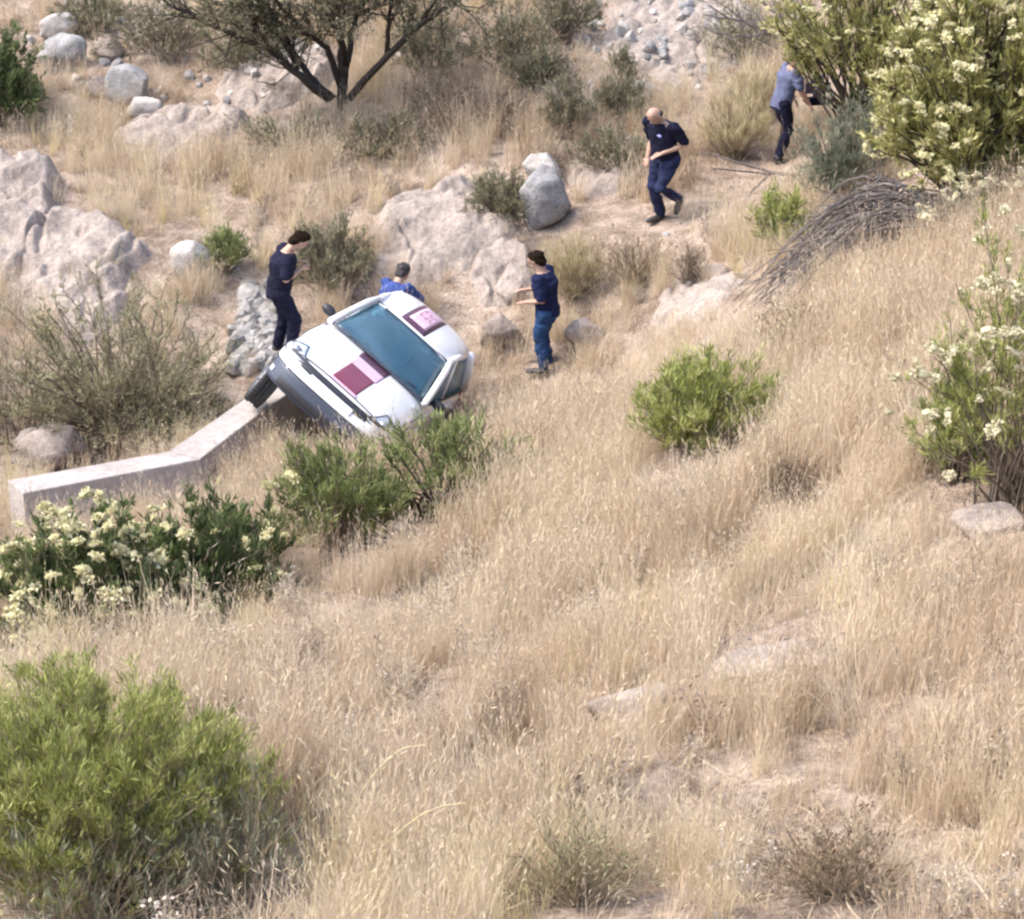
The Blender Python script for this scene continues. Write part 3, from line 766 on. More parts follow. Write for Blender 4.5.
def ell(buf, c, r, rotm=None, sub=3):
    V, T = ico(sub); V = V * np.asarray(r)
    if rotm is not None: V = V @ np.asarray(rotm).T
    buf.add(V + np.asarray(c), None, T)
def limb(buf, pts, rad, sides=12):
    """tapered tube with rounded joints and ends"""
    pts = np.asarray(pts, float)
    tube(buf, pts, rad, sides)
    for p, r in zip(pts, rad): ell(buf, p, (r, r, r), sub=2)
label_seed = []
def fused(name, buf, mat, parent, voxel=.011, smooth=3, deci=.5, wrinkle=0):
    me = buf.mesh(name, mat); o = link(name, me, parent)
    md = o.modifiers.new('r', 'REMESH'); md.mode = 'VOXEL'; md.voxel_size = voxel
    ms = o.modifiers.new('s', 'SMOOTH'); ms.factor = .5; ms.iterations = smooth
    d = o.modifiers.new('d', 'DECIMATE'); d.ratio = deci
    bake(o)
    if wrinkle:
        n = len(o.data.vertices); co = np.empty(n*3, np.float32); no = np.empty(n*3, np.float32)
        o.data.vertices.foreach_get('co', co); o.data.vertices.foreach_get('normal', no); co = co.reshape(-1, 3).astype(float)
        h = fbm(co[:, 0]*9 + 5, co[:, 1]*9, co[:, 2]*16, seed=len(label_seed), octaves=3) - .5
        co += no.reshape(-1, 3)*(h*wrinkle)[:, None]; o.data.vertices.foreach_set('co', co.astype(np.float32).ravel()); label_seed.append(1)
    if not o.data.materials: o.data.materials.append(mat)
    o.data.shade_smooth()
    return o
def lerp(a, b, t): return np.asarray(a)*(1-t) + np.asarray(b)*t
def loft(buf, secs, side, n=20):
    """secs: (centre, half width along 'side', half depth, forward dir) rings joined to a closed trunk"""
    th = np.linspace(0, 2*math.pi, n, endpoint=False); rings = []
    for c, rx, ry, f in secs:
        rings.append(np.asarray(c) + rx*np.cos(th)[:, None]*unit(side) + ry*np.sin(th)[:, None]*unit(f))
    P = np.stack(rings); m = len(secs)
    V = np.r_[P.reshape(-1, 3), [secs[0][0]], [secs[-1][0]]]
    T = [(m*n, (k+1) % n, k) for k in range(n)] + [(m*n+1, (m-1)*n+k, (m-1)*n+(k+1) % n) for k in range(n)]
    buf.add(V, grid_faces(m, n, True), T)

def person(loc, heading, label, J, shirt, trousers, hair, bald=False, sleeves='short', scale=1.0, group='men standing around the tipped car', shirt_len=.10, gaze=(0, 1, -.4)):
    """J: joints in metres, person faces +y. hip, kneeL, ankL, kneeR, ankR, neck, head, elbL, wriL, elbR, wriR (L is -x)"""
    o = empty('person', loc, label, 'person', group, heading)
    o.scale = (scale*1.15, scale*1.15, scale)
    g = {k: np.asarray(v, float) for k, v in J.items()}
    hip, neck, head = g['hip'], g['neck'], g['head']
    side = np.asarray(J.get('side', (1, 0, 0)), float); up = unit(neck - hip); fw = unit(np.cross(up, side))
    hs = side*.095; sh = side*.185
    chest = lerp(hip, neck, .72) - fw*.015
    shL, shR = lerp(hip, neck, .93) - sh, lerp(hip, neck, .93) + sh
    gz = unit(np.asarray(gaze, float)); hr = unit(np.cross(gz, (0, 0, 1))); hu = np.cross(hr, gz)
    HR = np.stack([hr, gz, hu], 1)
    # body: one fused surface, head with face, neck, trunk, arms, hands with fingers, legs
    b = Buf()
    ell(b, head + hu*.02, (.074, .092, .098), HR); ell(b, head + gz*.028 - hu*.055, (.056, .066, .062), HR)
    ell(b, head + gz*.102 - hu*.018, (.014, .020, .024), HR, 2); ell(b, head + gz*.090 - hu*.062, (.026, .012, .009), HR, 2)
    ell(b, head + gz*.083 + hu*.022, (.05, .013, .011), HR, 2)
    for s in (-1, 1): ell(b, head + hr*s*.076 - hu*.005, (.011, .02, .032), HR, 2)
    limb(b, [neck - up*.03, lerp(neck, head, .5), head - hu*.05 - gz*.01], [.062, .056, .055])
    loft(b, [(hip - up*.08, .13, .10, fw), (hip + up*.05, .155, .11, fw), (lerp(hip, neck, .35), .145, .105, fw), (chest, .17, .12, fw), (lerp(hip, neck, .93), .15, .085, fw), (neck, .06, .055, fw)], side)
    for s, S, e, w in ((-1, shL, g['elbL'], g['wriL']), (1, shR, g['elbR'], g['wriR'])):
        limb(b, [S, lerp(S, e, .5), e, lerp(e, w, .35), w], [.054, .047, .040, .040, .027])
        hd = unit(w - e); pn = unit(np.cross(hd, unit(np.array([0, .3, 1.0])) if abs(hd[2]) < .8 else np.array([0, 1.0, 0]))); hn = np.cross(pn, hd)
        pc = w + hd*.045
        R_ = np.stack([pn, hd, hn], 1)
        ell(b, pc, (.042, .055, .019), R_, 2)
        for k in range(4):
            q0 = pc + hd*.035 + pn*(.030 - .020*k); ln = (.062, .072, .068, .052)[k]
            q1 = q0 + hd*ln*.5 - hn*.004; q2 = q1 + unit(hd - hn*(.55 + .1*k))*ln*.5
            limb(b, [q0, q1, q2], [.0105, .0098, .0085], 8)
        t0 = pc - hd*.02 + pn*.034; t1 = t0 + unit(hd*.6 + pn*.8)*.035; t2 = t1 + unit(hd*.9 + pn*.15 - hn*.3)*.03
        limb(b, [t0, t1, t2], [.014, .012, .0095], 8)
    for s, k, a in ((-1, g['kneeL'], g['ankL']), (1, g['kneeR'], g['ankR'])):
        h0 = hip + hs*s - up*.02
        limb(b, [h0, lerp(h0, k, .5), k, lerp(k, a, .35), a], [.072, .060, .044, .042, .034])
    fused('body', b, M_SKIN, o, .0085, 2, .45)
    # shirt
    c = Buf()
    loft(c, [(hip - up*shirt_len, .172, .130, fw), (hip + up*.05, .176, .132, fw), (lerp(hip, neck, .35), .172, .128, fw), (chest, .196, .142, fw), (lerp(hip, neck, .90), .185, .112, fw), (lerp(hip, neck, .985), .092, .080, fw)], side, 28)
    for S, e, w in ((shL, g['elbL'], g['wriL']), (shR, g['elbR'], g['wriR'])):
        if sleeves == 'short': limb(c, [S, lerp(S, e, .45), lerp(S, e, .85)], [.074, .070, .066])
        else: limb(c, [S, lerp(S, e, .5), e, lerp(e, w, .5), lerp(e, w, .85)], [.074, .066, .058, .052, .045])
    fused('shirt', c, shirt, o, .012, 3, .6, .045)
    # trousers
    c = Buf()
    loft(c, [(hip - up*.14, .150, .118, fw), (hip - up*.02, .164, .124, fw), (hip + up*.09, .158, .116, fw)], side)
    for s, k, a in ((-1, g['kneeL'], g['ankL']), (1, g['kneeR'], g['ankR'])):
        h0 = hip + hs*s - up*.02
        limb(c, [h0, lerp(h0, k, .5), k, lerp(k, a, .4), lerp(k, a, .97)], [.104, .092, .073, .070, .060])
    fused('trousers', c, trousers, o, .012, 3, .6, .045)
    # shoes
    for s, k, a, t in ((-1, g['kneeL'], g['ankL'], g.get('toeL')), (1, g['kneeR'], g['ankR'], g.get('toeR'))):
        td = unit(t - a) if t is not None else unit(np.array([s*.15, 1, -.32]))
        c = Buf(); heel = a + np.array([0, -.02, -.045])
        limb(c, [heel, a + td*.09 + np.array([0, 0, -.03]), a + td*.19 + np.array([0, 0, -.005])], [.045, .045, .036])
        ell(c, a, (.045, .045, .04))
        fused('shoe', c, M_SHOE, o, .012, 2, .6)
    # hair
    c = Buf()
    if bald:
        for s in (-1, 1): ell(c, head + hr*s*.066 - gz*.03 + hu*.0, (.018, .05, .040), HR)
        ell(c, head - gz*.075 - hu*.01, (.058, .026, .042), HR)
    else:
        ell(c, head + hu*.042 - gz*.018, (.083, .095, .084), HR); ell(c, head - gz*.052 - hu*.025, (.078, .058, .080), HR)
        for s in (-1, 1): ell(c, head + hr*s*.068 - gz*.02 + hu*.01, (.018, .045, .05), HR)
        for k in range(26):
            a = np.random.default_rng(k).normal(size=3); a = unit(a); a[2] = abs(a[2])
            ell(c, head + HR @ (a*np.array([.078, .09, .082])) + hu*.045 - gz*.02, (.018, .022, .016), HR, 1)
    fused('hair', c, hair, o, .010, 1, .7)
    # eyes, brows
    for s in (-1, 1):
        q = Buf(); ell(q, head + gz*.087 + hr*s*.031 + hu*.004, (.012, .006, .008), HR, 2)
        link('eye', q.mesh('eye', M_HAIR, True), o)
    return o

J_look = dict(hip=(0, .0, .93), kneeL=(-.10, .07, .50), ankL=(-.11, -.02, .075), kneeR=(.10, .14, .51), ankR=(.12, .10, .075), neck=(0, .09, 1.44), head=(0, .235, 1.575),
              elbL=(-.23, .03, 1.13), wriL=(-.07, .20, 1.24), elbR=(.23, .05, 1.13), wriR=(.07, .22, 1.20))
pL = ray_point(281, 352, 36.35)
def stand(u, v, z=None):
    p = at(u, v)
    return p if z is None else on_plane(u, v, z)
p1 = person(stand(281, 353, WT - .006), math.radians(-78), 'man in all dark navy clothes looking down at his hands beside the raised front wheel', J_look, M_NAVY, M_NAVY, M_HAIR, sleeves='short', scale=.99, gaze=(0, .75, -.66))
p1.scale = (1.3, 1.3, 1.0)
J_r = dict(hip=(0, .0, .92), kneeL=(-.10, .05, .50), ankL=(-.11, .0, .075), kneeR=(.10, .08, .50), ankR=(.12, .03, .075), neck=(0, .06, 1.45), head=(0, .13, 1.61),
           elbL=(-.24, -.01, 1.12), wriL=(-.14, .22, 1.03), elbR=(.24, .03, 1.12), wriR=(.10, .26, 1.12))
p2 = person(stand(547, 372), math.radians(72), 'man in navy shirt and blue jeans with forearms held forward right of the car', J_r, M_NAVY2, M_JEANS, M_HAIR, scale=.98, gaze=(0, .9, -.35))
J_w = dict(hip=(0, .0, .93), kneeL=(-.09, .20, .53), ankL=(-.09, -.16, .30), toeL=(-.09, -.10, .08), kneeR=(.09, .10, .50), ankR=(.08, -.03, .075), neck=(0, .10, 1.44), head=(0, .21, 1.55),
           elbL=(-.26, -.04, 1.14), wriL=(-.08, .17, 1.02), elbR=(.23, -.04, 1.12), wriR=(.21, .06, .88))
p3 = person(stand(664, 221), math.radians(138), 'bald man in dark navy shirt stepping down the path with his head bowed', J_w, M_NAVY, M_DJEANS, M_GREYHAIR, bald=True, scale=1.06, gaze=(0, .7, -.7))
q = Buf(); ell(q, (-.085, .225, 1.28), (.035, .012, .022), None, 2); link('chest_mark', q.mesh('chest_mark', M_LOGO, True), p3)
J_h = dict(hip=(0, -.05, .93), kneeL=(-.09, .06, .50), ankL=(-.10, -.02, .075), kneeR=(.10, .02, .50), ankR=(.12, -.12, .075), neck=(0, .07, 1.45), head=(0, .15, 1.61),
           elbL=(-.24, .10, 1.14), wriL=(-.20, .20, .90), elbR=(.24, .12, 1.14), wriR=(.20, .26, .92))
p4 = person(stand(783, 162), math.radians(-75), 'man in grey blue shirt and dark trousers half hidden behind the flowering tree', J_h, M_GREYBLUE, M_NAVY, M_HAIR, scale=1.0, gaze=(0, .8, -.5))
J_b = dict(hip=(0, -.10, .42), kneeL=(-.16, .28, .50), ankL=(-.14, .02, .075), kneeR=(.16, .28, .50), ankR=(.14, .02, .075), neck=(0, .14, .90), head=(0, .25, 1.03),
           elbL=(-.24, .30, .64), wriL=(-.10, .48, .52), elbR=(.22, .32, .62), wriR=(.08, .48, .50))
p5 = person(ray_point(391, 338, 37.9), math.radians(-40), 'man in royal blue shirt crouching behind the tipped car, only back and head showing', J_b, M_BLUE, M_DJEANS, M_GREYHAIR, scale=1.0, gaze=(0, .9, -.4))
gp = ground(p5.location.x, p5.location.y); p5.location.z = (ray_point(391, 338, 37.9)[2] - .1)
p2.scale = (1.28, 1.28, .99); p3.scale = (1.28, 1.28, 1.06)
# bag hanging beside the half hidden man
bp_ = ray_point(818, 88, 40.3)
bag = empty('bag', bp_, 'slate grey bag with a dark base held beside the half hidden man', 'bag', None, .2)
M_BAG = mat_plain('slate_bag_cloth', (0.13, 0.12, 0.17), 0.85, vary=0.2, scale=7, bump=0.4)
box_part('bag_body', (0, 0, 0), (.40, .26, .40), M_BAG, bag, bev=.12)
box_part('bag_base', (0, 0, -.20), (.42, .25, .10), M_NAVY, bag, bev=.04)
q = Buf(); tube(q, [(-.16, 0, .24), (-.12, 0, .36), (.12, 0, .36), (.16, 0, .24)], .015, 6); link('bag_strap', q.mesh('bag_strap', M_NAVY, True), bag)

# ------------------------------------------------------------------ shrubs and trees
C_GREEN = [(0.077, 0.1, 0.033), (0.194, 0.225, 0.075), (0.338, 0.362, 0.15)]
C_BRIGHT = [(0.131, 0.156, 0.037), (0.306, 0.331, 0.088), (0.475, 0.481, 0.2)]
C_DARKG = [(0.044, 0.063, 0.025), (0.106, 0.14, 0.048), (0.196, 0.23, 0.092)]
C_OLIVE = [(0.11, 0.105, 0.062), (0.20, 0.185, 0.11), (0.31, 0.28, 0.175)]
C_YOLIVE = [(0.161, 0.161, 0.046), (0.345, 0.328, 0.115), (0.54, 0.494, 0.241)]
C_GREY = [(0.11, 0.125, 0.08), (0.20, 0.215, 0.145), (0.30, 0.30, 0.21)]
C_KHAKI = [(0.17, 0.16, 0.085), (0.30, 0.285, 0.16), (0.42, 0.39, 0.24)]
C_BROWN = [(0.15, 0.10, 0.065), (0.28, 0.20, 0.13), (0.40, 0.31, 0.21)]
C_STRAWB = [(0.32, 0.25, 0.13), (0.50, 0.41, 0.23), (0.64, 0.55, 0.35)]
LM = {k: mat_leaf('leaf_' + k, c, trans=.28) for k, c in dict(green=C_GREEN, bright=C_BRIGHT, dark=C_DARKG, olive=C_OLIVE, yolive=C_YOLIVE, grey=C_GREY, khaki=C_KHAKI, brown=C_BROWN, straw=C_STRAWB).items()}
M_PETAL = mat_leaf('cream_petal', [(0.42, 0.38, 0.17), (0.62, 0.57, 0.33), (0.74, 0.70, 0.50)], trans=.2)
M_PETALW = mat_leaf('pale_petal', [(0.42, 0.375, 0.22), (0.58, 0.53, 0.36), (0.70, 0.66, 0.50)], trans=.2)

def head_mesh(seed, mat):
    """cream flower head: florets packed over a lumpy dome"""
    r_ = np.random.default_rng(seed); b = Buf()
    for c in range(4):
        c0 = r_.normal(size=3)*np.array([.45, .45, .25])
        n = 26; d = unit(r_.normal(size=(n, 3))); d[:, 2] = np.abs(d[:, 2])*.9 - .15
        leaves(b, c0 + d*.28, d + r_.normal(size=(n, 3))*.5, r_.uniform(.25, .5, n), r_.uniform(.2, .36, n), r_, r_.uniform(0, 1, n))
    V, T = ico(1); b.add(V*np.array([.55, .55, .35]), None, T, .3)
    return b.mesh('flower_head', mat)
HEADS = [head_mesh(k, M_PETAL) for k in range(4)]
HEADSW = [head_mesh(k + 10, M_PETALW) for k in range(4)]

FRONT = []      # no grass right in front of the near shrubs
CLEAR = []      # (x, y, r) no tall grass in the middle of shrubs

def shrub(name, u, v, wpx, hpx, label, leaf='green', seed=0, cat='shrub', depth=None, base=None, stems=46, twigs=9, lv=10, llen=.10, lw=.016, up=.7, t0=.35,
          lean=(0, 0), fill=1.0, wood=None, srad=.010, flowers=0, fsize=.075, fmesh=None, flat=.9, spread=.12, group=None, twig_len=.26, shell=.55, twig_r=.0028, ftop=.0, dy=None, curve=.55, zlow=.16, fz=.6):
    """many stems from one foot; twigs along the outer part of each stem; blades along each twig"""
    r_ = np.random.default_rng(seed)
    p = at(u, v) if base is None else np.asarray(base, float)
    s = pxm(p); W = wpx/s/2*1.2; H = hpx/s/.95; Dp = W*flat if dy is None else dy
    o = empty(name, p, label, cat, group)
    CLEAR.append((p[0] + lean[0]*.3, p[1], W*.55))
    if v > 400: FRONT.append((p[0] + lean[0]*.3, p[1] - .55, W*.80, .9))
    wb_, fb = Buf(), Buf(); tips = []
    for i in range(stems):
        az = r_.uniform(0, 2*math.pi); el = math.acos(r_.uniform(0, 1)**.8)   # angle from vertical
        rr = r_.uniform(shell, 1)**.6 * (0.82 + .36*vnoise(np.array(math.cos(az)*1.6 + seed), np.array(math.sin(az)*1.6 + el*1.5), seed=seed))
        tip = np.array([math.sin(el)*math.cos(az)*W, math.sin(el)*math.sin(az)*Dp, (zlow + (1-zlow)*math.cos(el))*H])*rr + np.array([lean[0], lean[1], 0])*(.4 + .6*r_.uniform())
        b0 = np.array([r_.normal()*spread*W, r_.normal()*spread*Dp, -.05])
        ctl = b0*.5 + tip*np.array([curve, curve, .5])*.8 + np.array([0, 0, .12*H]) + r_.normal(size=3)*.05*H
        t = np.linspace(0, 1, 6)[:, None]
        path = (1-t)**2*b0 + 2*t*(1-t)*ctl + t*t*tip
        path[1:-1] += r_.normal(size=(4, 3))*.012*H
        tube(wb_, path, np.linspace(srad, srad*.3, 6)*r_.uniform(.7, 1.3), 4, r_.uniform(), cap=False)
        tips.append(tip)
        nt = max(1, int(twigs*r_.uniform(.6, 1.4)))
        ts = r_.uniform(t0, 1, nt)[:, None]
        q = (1-ts)**2*b0 + 2*ts*(1-ts)*ctl + ts*ts*tip
        tan = unit(2*(1-ts)*(ctl-b0) + 2*ts*(tip-ctl))
        d = unit(tan*.6 + np.array([0, 0, up]) + r_.normal(size=(nt, 3))*.45)
        L = twig_len*r_.uniform(.6, 1.25, nt)*(.6 + .5*(1-ts[:, 0]))
        if twig_r > 0:
            for k in range(nt): tube(wb_, np.stack([q[k], q[k] + d[k]*L[k]*.5 + r_.normal(size=3)*.01, q[k] + d[k]*L[k]]), [twig_r, twig_r*.8, twig_r*.4], 3, r_.uniform(.2, 1), cap=False)
        nl = int(lv*fill)
        if nl > 0:
            f = r_.uniform(.05, 1.05, (nt, nl, 1))
            P = q[:, None] + d[:, None]*L[:, None, None]*f + r_.normal(size=(nt, nl, 3))*.018
            D = d[:, None] + np.array([0, 0, up*.35]) + r_.normal(size=(nt, nl, 3))*.42
            base_var = np.clip(.30 + .30*r_.normal(size=(nt, 1)) + .15*r_.normal() , 0, 1)
            var = np.clip(base_var + .14*r_.normal(size=(nt, nl)) + .22*f[..., 0], 0, 1)
            leaves(fb, P.reshape(-1, 3), D.reshape(-1, 3), llen*r_.uniform(.6, 1.3, nt*nl), lw*r_.uniform(.7, 1.3, nt*nl), r_, var.ravel())
    link('stems', wb_.mesh('stems', wood or M_WOOD), o)
    if not fb.empty(): link('foliage', fb.mesh('foliage', LM[leaf]), o)
    if flowers:
        tips = np.array(tips); order = np.argsort(-(fz*tips[:, 2]/H - .6*tips[:, 1]/max(Dp, .1) + r_.normal(size=len(tips))*.35 - ftop*tips[:, 0]/W))
        n = 0
        for k in list(order)*3:
            if n >= flowers: break
            e = tips[k] + r_.normal(size=3)*np.array([.10, .10, .05])*W + np.array([0, -.03, .05])
            h = link('flower_head', (fmesh or HEADS)[n % 4], o); sc = fsize*r_.uniform(.55, 1.3)
            h.location = e; h.scale = (sc, sc, sc*.9); h.rotation_euler = (r_.normal()*.4, r_.normal()*.4, r_.uniform(0, 6.28)); n += 1
    return o

# green shrubs of the near slope
shrub('green_bush', 92, 882, 340, 212, 'big bright yellow green bush filling the lower left corner', 'bright', 1, wood=M_WOOD_TAN, stems=340, twigs=14, lv=12, llen=.075, lw=.0085, up=1.0, t0=.55, twig_len=.16, srad=.007, flat=.8, spread=.3, shell=.75)
shrub('flowering_bush', 92, 646, 200, 156, 'dark green bush covered in cream flower heads in front of the concrete wall end', 'dark', 2, stems=130, twigs=12, lv=12, llen=.10, lw=.020, up=.8, t0=.3, twig_len=.2, zlow=.10, flowers=90, fsize=.105, shell=.6, spread=.25)
shrub('flowering_bush', 208, 608, 165, 126, 'smaller dark green bush with scattered cream flowers right of the densely flowering one', 'dark', 3, stems=90, twigs=12, lv=12, llen=.10, lw=.018, up=.9, t0=.3, twig_len=.2, zlow=.1, flowers=36, fsize=.075, spread=.25)
shrub('green_bush', 350, 550, 140, 116, 'loose green bush with a few cream flowers hiding the front of the car', 'green', 4, stems=74, twigs=11, lv=10, llen=.11, lw=.016, up=.7, t0=.42, lean=(-.1, 0), flowers=5, fsize=.105, ftop=1.5, srad=.014)
shrub('green_bush', 438, 518, 200, 100, 'airy half bare green shrub with dark stems just below the car bumper', 'green', 5, stems=62, twigs=10, lv=9, llen=.11, lw=.015, up=.6, t0=.55, srad=.018, wood=M_WOOD_DARK)
shrub('green_bush', 483, 500, 66, 80, 'thin upright olive shoots growing right of the airy shrub', 'olive', 6, stems=22, twigs=7, lv=8, llen=.10, lw=.014, up=1.0, t0=.4, wood=M_WOOD_TAN)
shrub('green_bush', 706, 450, 150, 104, 'dense round green broom bush standing alone on the dry slope', 'bright', 7, stems=150, twigs=11, lv=11, llen=.10, lw=.013, up=.9, t0=.35, twig_len=.18, shell=.65, spread=.2)
shrub('dry_bush', 800, 372, 96, 72, 'brown dried out bush right of the dense green broom bush', 'brown', 8, stems=60, twigs=9, lv=6, llen=.05, lw=.016, up=.5, t0=.3, wood=M_WOOD_TAN)
shrub('flowering_bush', 1014, 512, 205, 285, 'tall leggy flowering shrub cut off by the right edge, cream tufts on bare stems', 'bright', 9, stems=105, twigs=11, lv=14, llen=.075, lw=.011, up=.8, t0=.55, twig_len=.18, lean=(-.05, 0), flowers=120, fsize=.08, fz=2.2, fmesh=HEADSW, srad=.011, shell=.7, spread=.1)
shrub('green_bush', 955, 486, 72, 150, 'narrow dense green shoot at the left foot of the leggy flowering shrub', 'green', 10, stems=46, twigs=11, lv=13, llen=.075, lw=.011, up=1.0, t0=.3, twig_len=.16, flowers=5, fsize=.05)
# big flowering trees at the upper right
shrub('flowering_tree', 985, 212, 215, 262, 'large yellow green tree with many cream flower heads in the upper right corner', 'yolive', 11, 'tree', stems=190, twigs=15, lv=14, llen=.11, lw=.028, up=.4, t0=.35, flowers=150, fsize=.105, wood=M_WOOD_DARK, srad=.022, shell=.5, twig_len=.3, dy=1.1)
shrub('flowering_tree', 866, 150, 190, 205, 'paler olive tree with open branches left of the large flowering tree', 'yolive', 12, 'tree', stems=100, twigs=13, lv=12, llen=.10, lw=.026, up=.35, t0=.55, flowers=64, fsize=.085, zlow=.5, wood=M_WOOD_DARK, srad=.022, shell=.7, twig_len=.26, dy=.8, lean=(-.05, .2))
shrub('grey_green_bush', 846, 205, 100, 118, 'grey green feathery bush in front of the half hidden man', 'grey', 13, stems=80, twigs=11, lv=11, llen=.10, lw=.012, up=.5, t0=.3, twig_len=.22)
shrub('green_bush', 868, 150, 60, 70, 'small leafy green clump above the grey green feathery bush', 'green', 14, stems=40, twigs=10, lv=11, llen=.10, lw=.018, up=.5, t0=.3)
shrub('green_bush', 781, 250, 54, 56, 'small round yellow green bush at the left end of the dead branches', 'bright', 15, stems=60, twigs=10, lv=10, llen=.09, lw=.017, up=.6, t0=.3)
shrub('flowering_bush', 975, 236, 120, 82, 'low grey twiggy shrub with a row of whitish flower heads under the large tree', 'grey', 16, stems=50, twigs=8, lv=4, llen=.08, lw=.012, up=.5, flowers=18, fsize=.09, fmesh=HEADSW, wood=M_WOOD_GREY)
shrub('grey_weed', 235, 905, 210, 130, 'pale grey green thin stemmed weed clump right of the lower left bush', 'grey', 90, stems=70, twigs=6, lv=5, llen=.08, lw=.009, up=.9, t0=.3, wood=M_WOOD_TAN, srad=.006, shell=.6)
shrub('grey_weed', 90, 925, 200, 110, 'grey green weed clump under the lower left bush at the bottom edge', 'grey', 91, stems=60, twigs=6, lv=5, llen=.08, lw=.009, up=.9, t0=.3, wood=M_WOOD_TAN, srad=.006, shell=.6)
shrub('dead_weed_clump', 835, 900, 150, 100, 'tangled grey brown dead weed clump near the bottom right', 'brown', 92, stems=50, twigs=9, lv=3, llen=.05, lw=.014, up=.4, t0=.2, wood=M_WOOD_TAN, srad=.006, shell=.5)
shrub('dead_weed_clump', 575, 905, 150, 90, 'tangled pale dead weed clump at the bottom centre', 'khaki', 93, stems=44, twigs=9, lv=3, llen=.05, lw=.014, up=.4, t0=.2, wood=M_WOOD_TAN, srad=.006, shell=.5)
shrub('dead_weed_clump', 795, 505, 70, 46, 'small dark dead weed clump on the open slope below the brown dried out bush', 'brown', 94, stems=34, twigs=8, lv=3, llen=.05, lw=.012, up=.5, t0=.2, wood=M_WOOD, srad=.006)
# around the car and the gully
shrub('bare_shrub', 128, 452, 250, 178, 'wide khaki shrub of bare twigs behind the concrete wall', 'khaki', 17, stems=110, twigs=18, lv=13, llen=.065, lw=.017, up=.35, t0=.22, twig_len=.4, wood=M_WOOD, srad=.018, shell=.5, twig_r=.004, curve=.75)
shrub('bare_shrub', 30, 452, 150, 120, 'second bare twig shrub at the left edge behind the wall end', 'khaki', 18, stems=40, twigs=12, lv=6, llen=.06, lw=.013, up=.3, t0=.3, twig_len=.34, wood=M_WOOD, srad=.012, twig_r=.004)
shrub('olive_bush', 330, 292, 92, 72, 'olive green bush between the navy dressed man and the bending man', 'olive', 19, stems=70, twigs=10, lv=10, llen=.09, lw=.016, up=.6)
shrub('green_bush', 226, 275, 54, 42, 'small fresh green bush beside the pointed pale stone', 'green', 20, stems=40, twigs=9, lv=9, llen=.09, lw=.016, up=.6)
shrub('olive_bush', 498, 224, 62, 52, 'dull olive bush hugging the left side of the upright grey boulder', 'olive', 21, stems=60, twigs=9, lv=9, llen=.09, lw=.016, up=.5)
shrub('olive_bush', 612, 172, 84, 42, 'grey olive bush on the ledge left of the bald man', 'olive', 22, stems=60, twigs=9, lv=9, llen=.08, lw=.014, up=.5)
shrub('olive_bush', 568, 140, 56, 62, 'upright dull olive bush among the tall grass left of the bald man', 'olive', 23, stems=50, twigs=9, lv=9, llen=.09, lw=.014, up=.8)
shrub('olive_bush', 617, 124, 58, 48, 'round olive bush on the slope above the ledge', 'olive', 24, stems=60, twigs=9, lv=10, llen=.08, lw=.014, up=.7)
shrub('olive_bush', 622, 88, 32, 36, 'smallest round olive bush just above the other two', 'olive', 25, stems=36, twigs=8, lv=9, llen=.08, lw=.014, up=.7)
shrub('dry_tuft', 640, 282, 84, 40, 'brown and ochre dry tuft below the bald man', 'brown', 26, 'grass tuft', stems=70, twigs=5, lv=5, llen=.12, lw=.008, up=.9, wood=M_WOOD_TAN)
shrub('dry_tuft', 690, 285, 40, 44, 'dark dead tuft between the ochre tuft and the pink rocks', 'brown', 27, 'grass tuft', stems=40, twigs=6, lv=3, llen=.08, lw=.008, up=.7, wood=M_WOOD)
shrub('dry_tuft', 735, 158, 84, 66, 'pale yellow grass tuft on the path between the two upper men', 'straw', 28, 'grass tuft', stems=110, twigs=6, lv=5, llen=.16, lw=.007, up=1.2, wood=M_WOOD_TAN)
shrub('dry_tuft', 760, 120, 60, 50, 'tall pale yellow grass tuft beside the half hidden man', 'straw', 29, 'grass tuft', stems=80, twigs=6, lv=5, llen=.16, lw=.007, up=1.2, wood=M_WOOD_TAN)
shrub('dry_tuft', 572, 300, 80, 56, 'long straw coloured tuft behind the man in blue jeans', 'straw', 30, 'grass tuft', stems=90, twigs=6, lv=5, llen=.18, lw=.007, up=1.1, wood=M_WOOD_TAN)
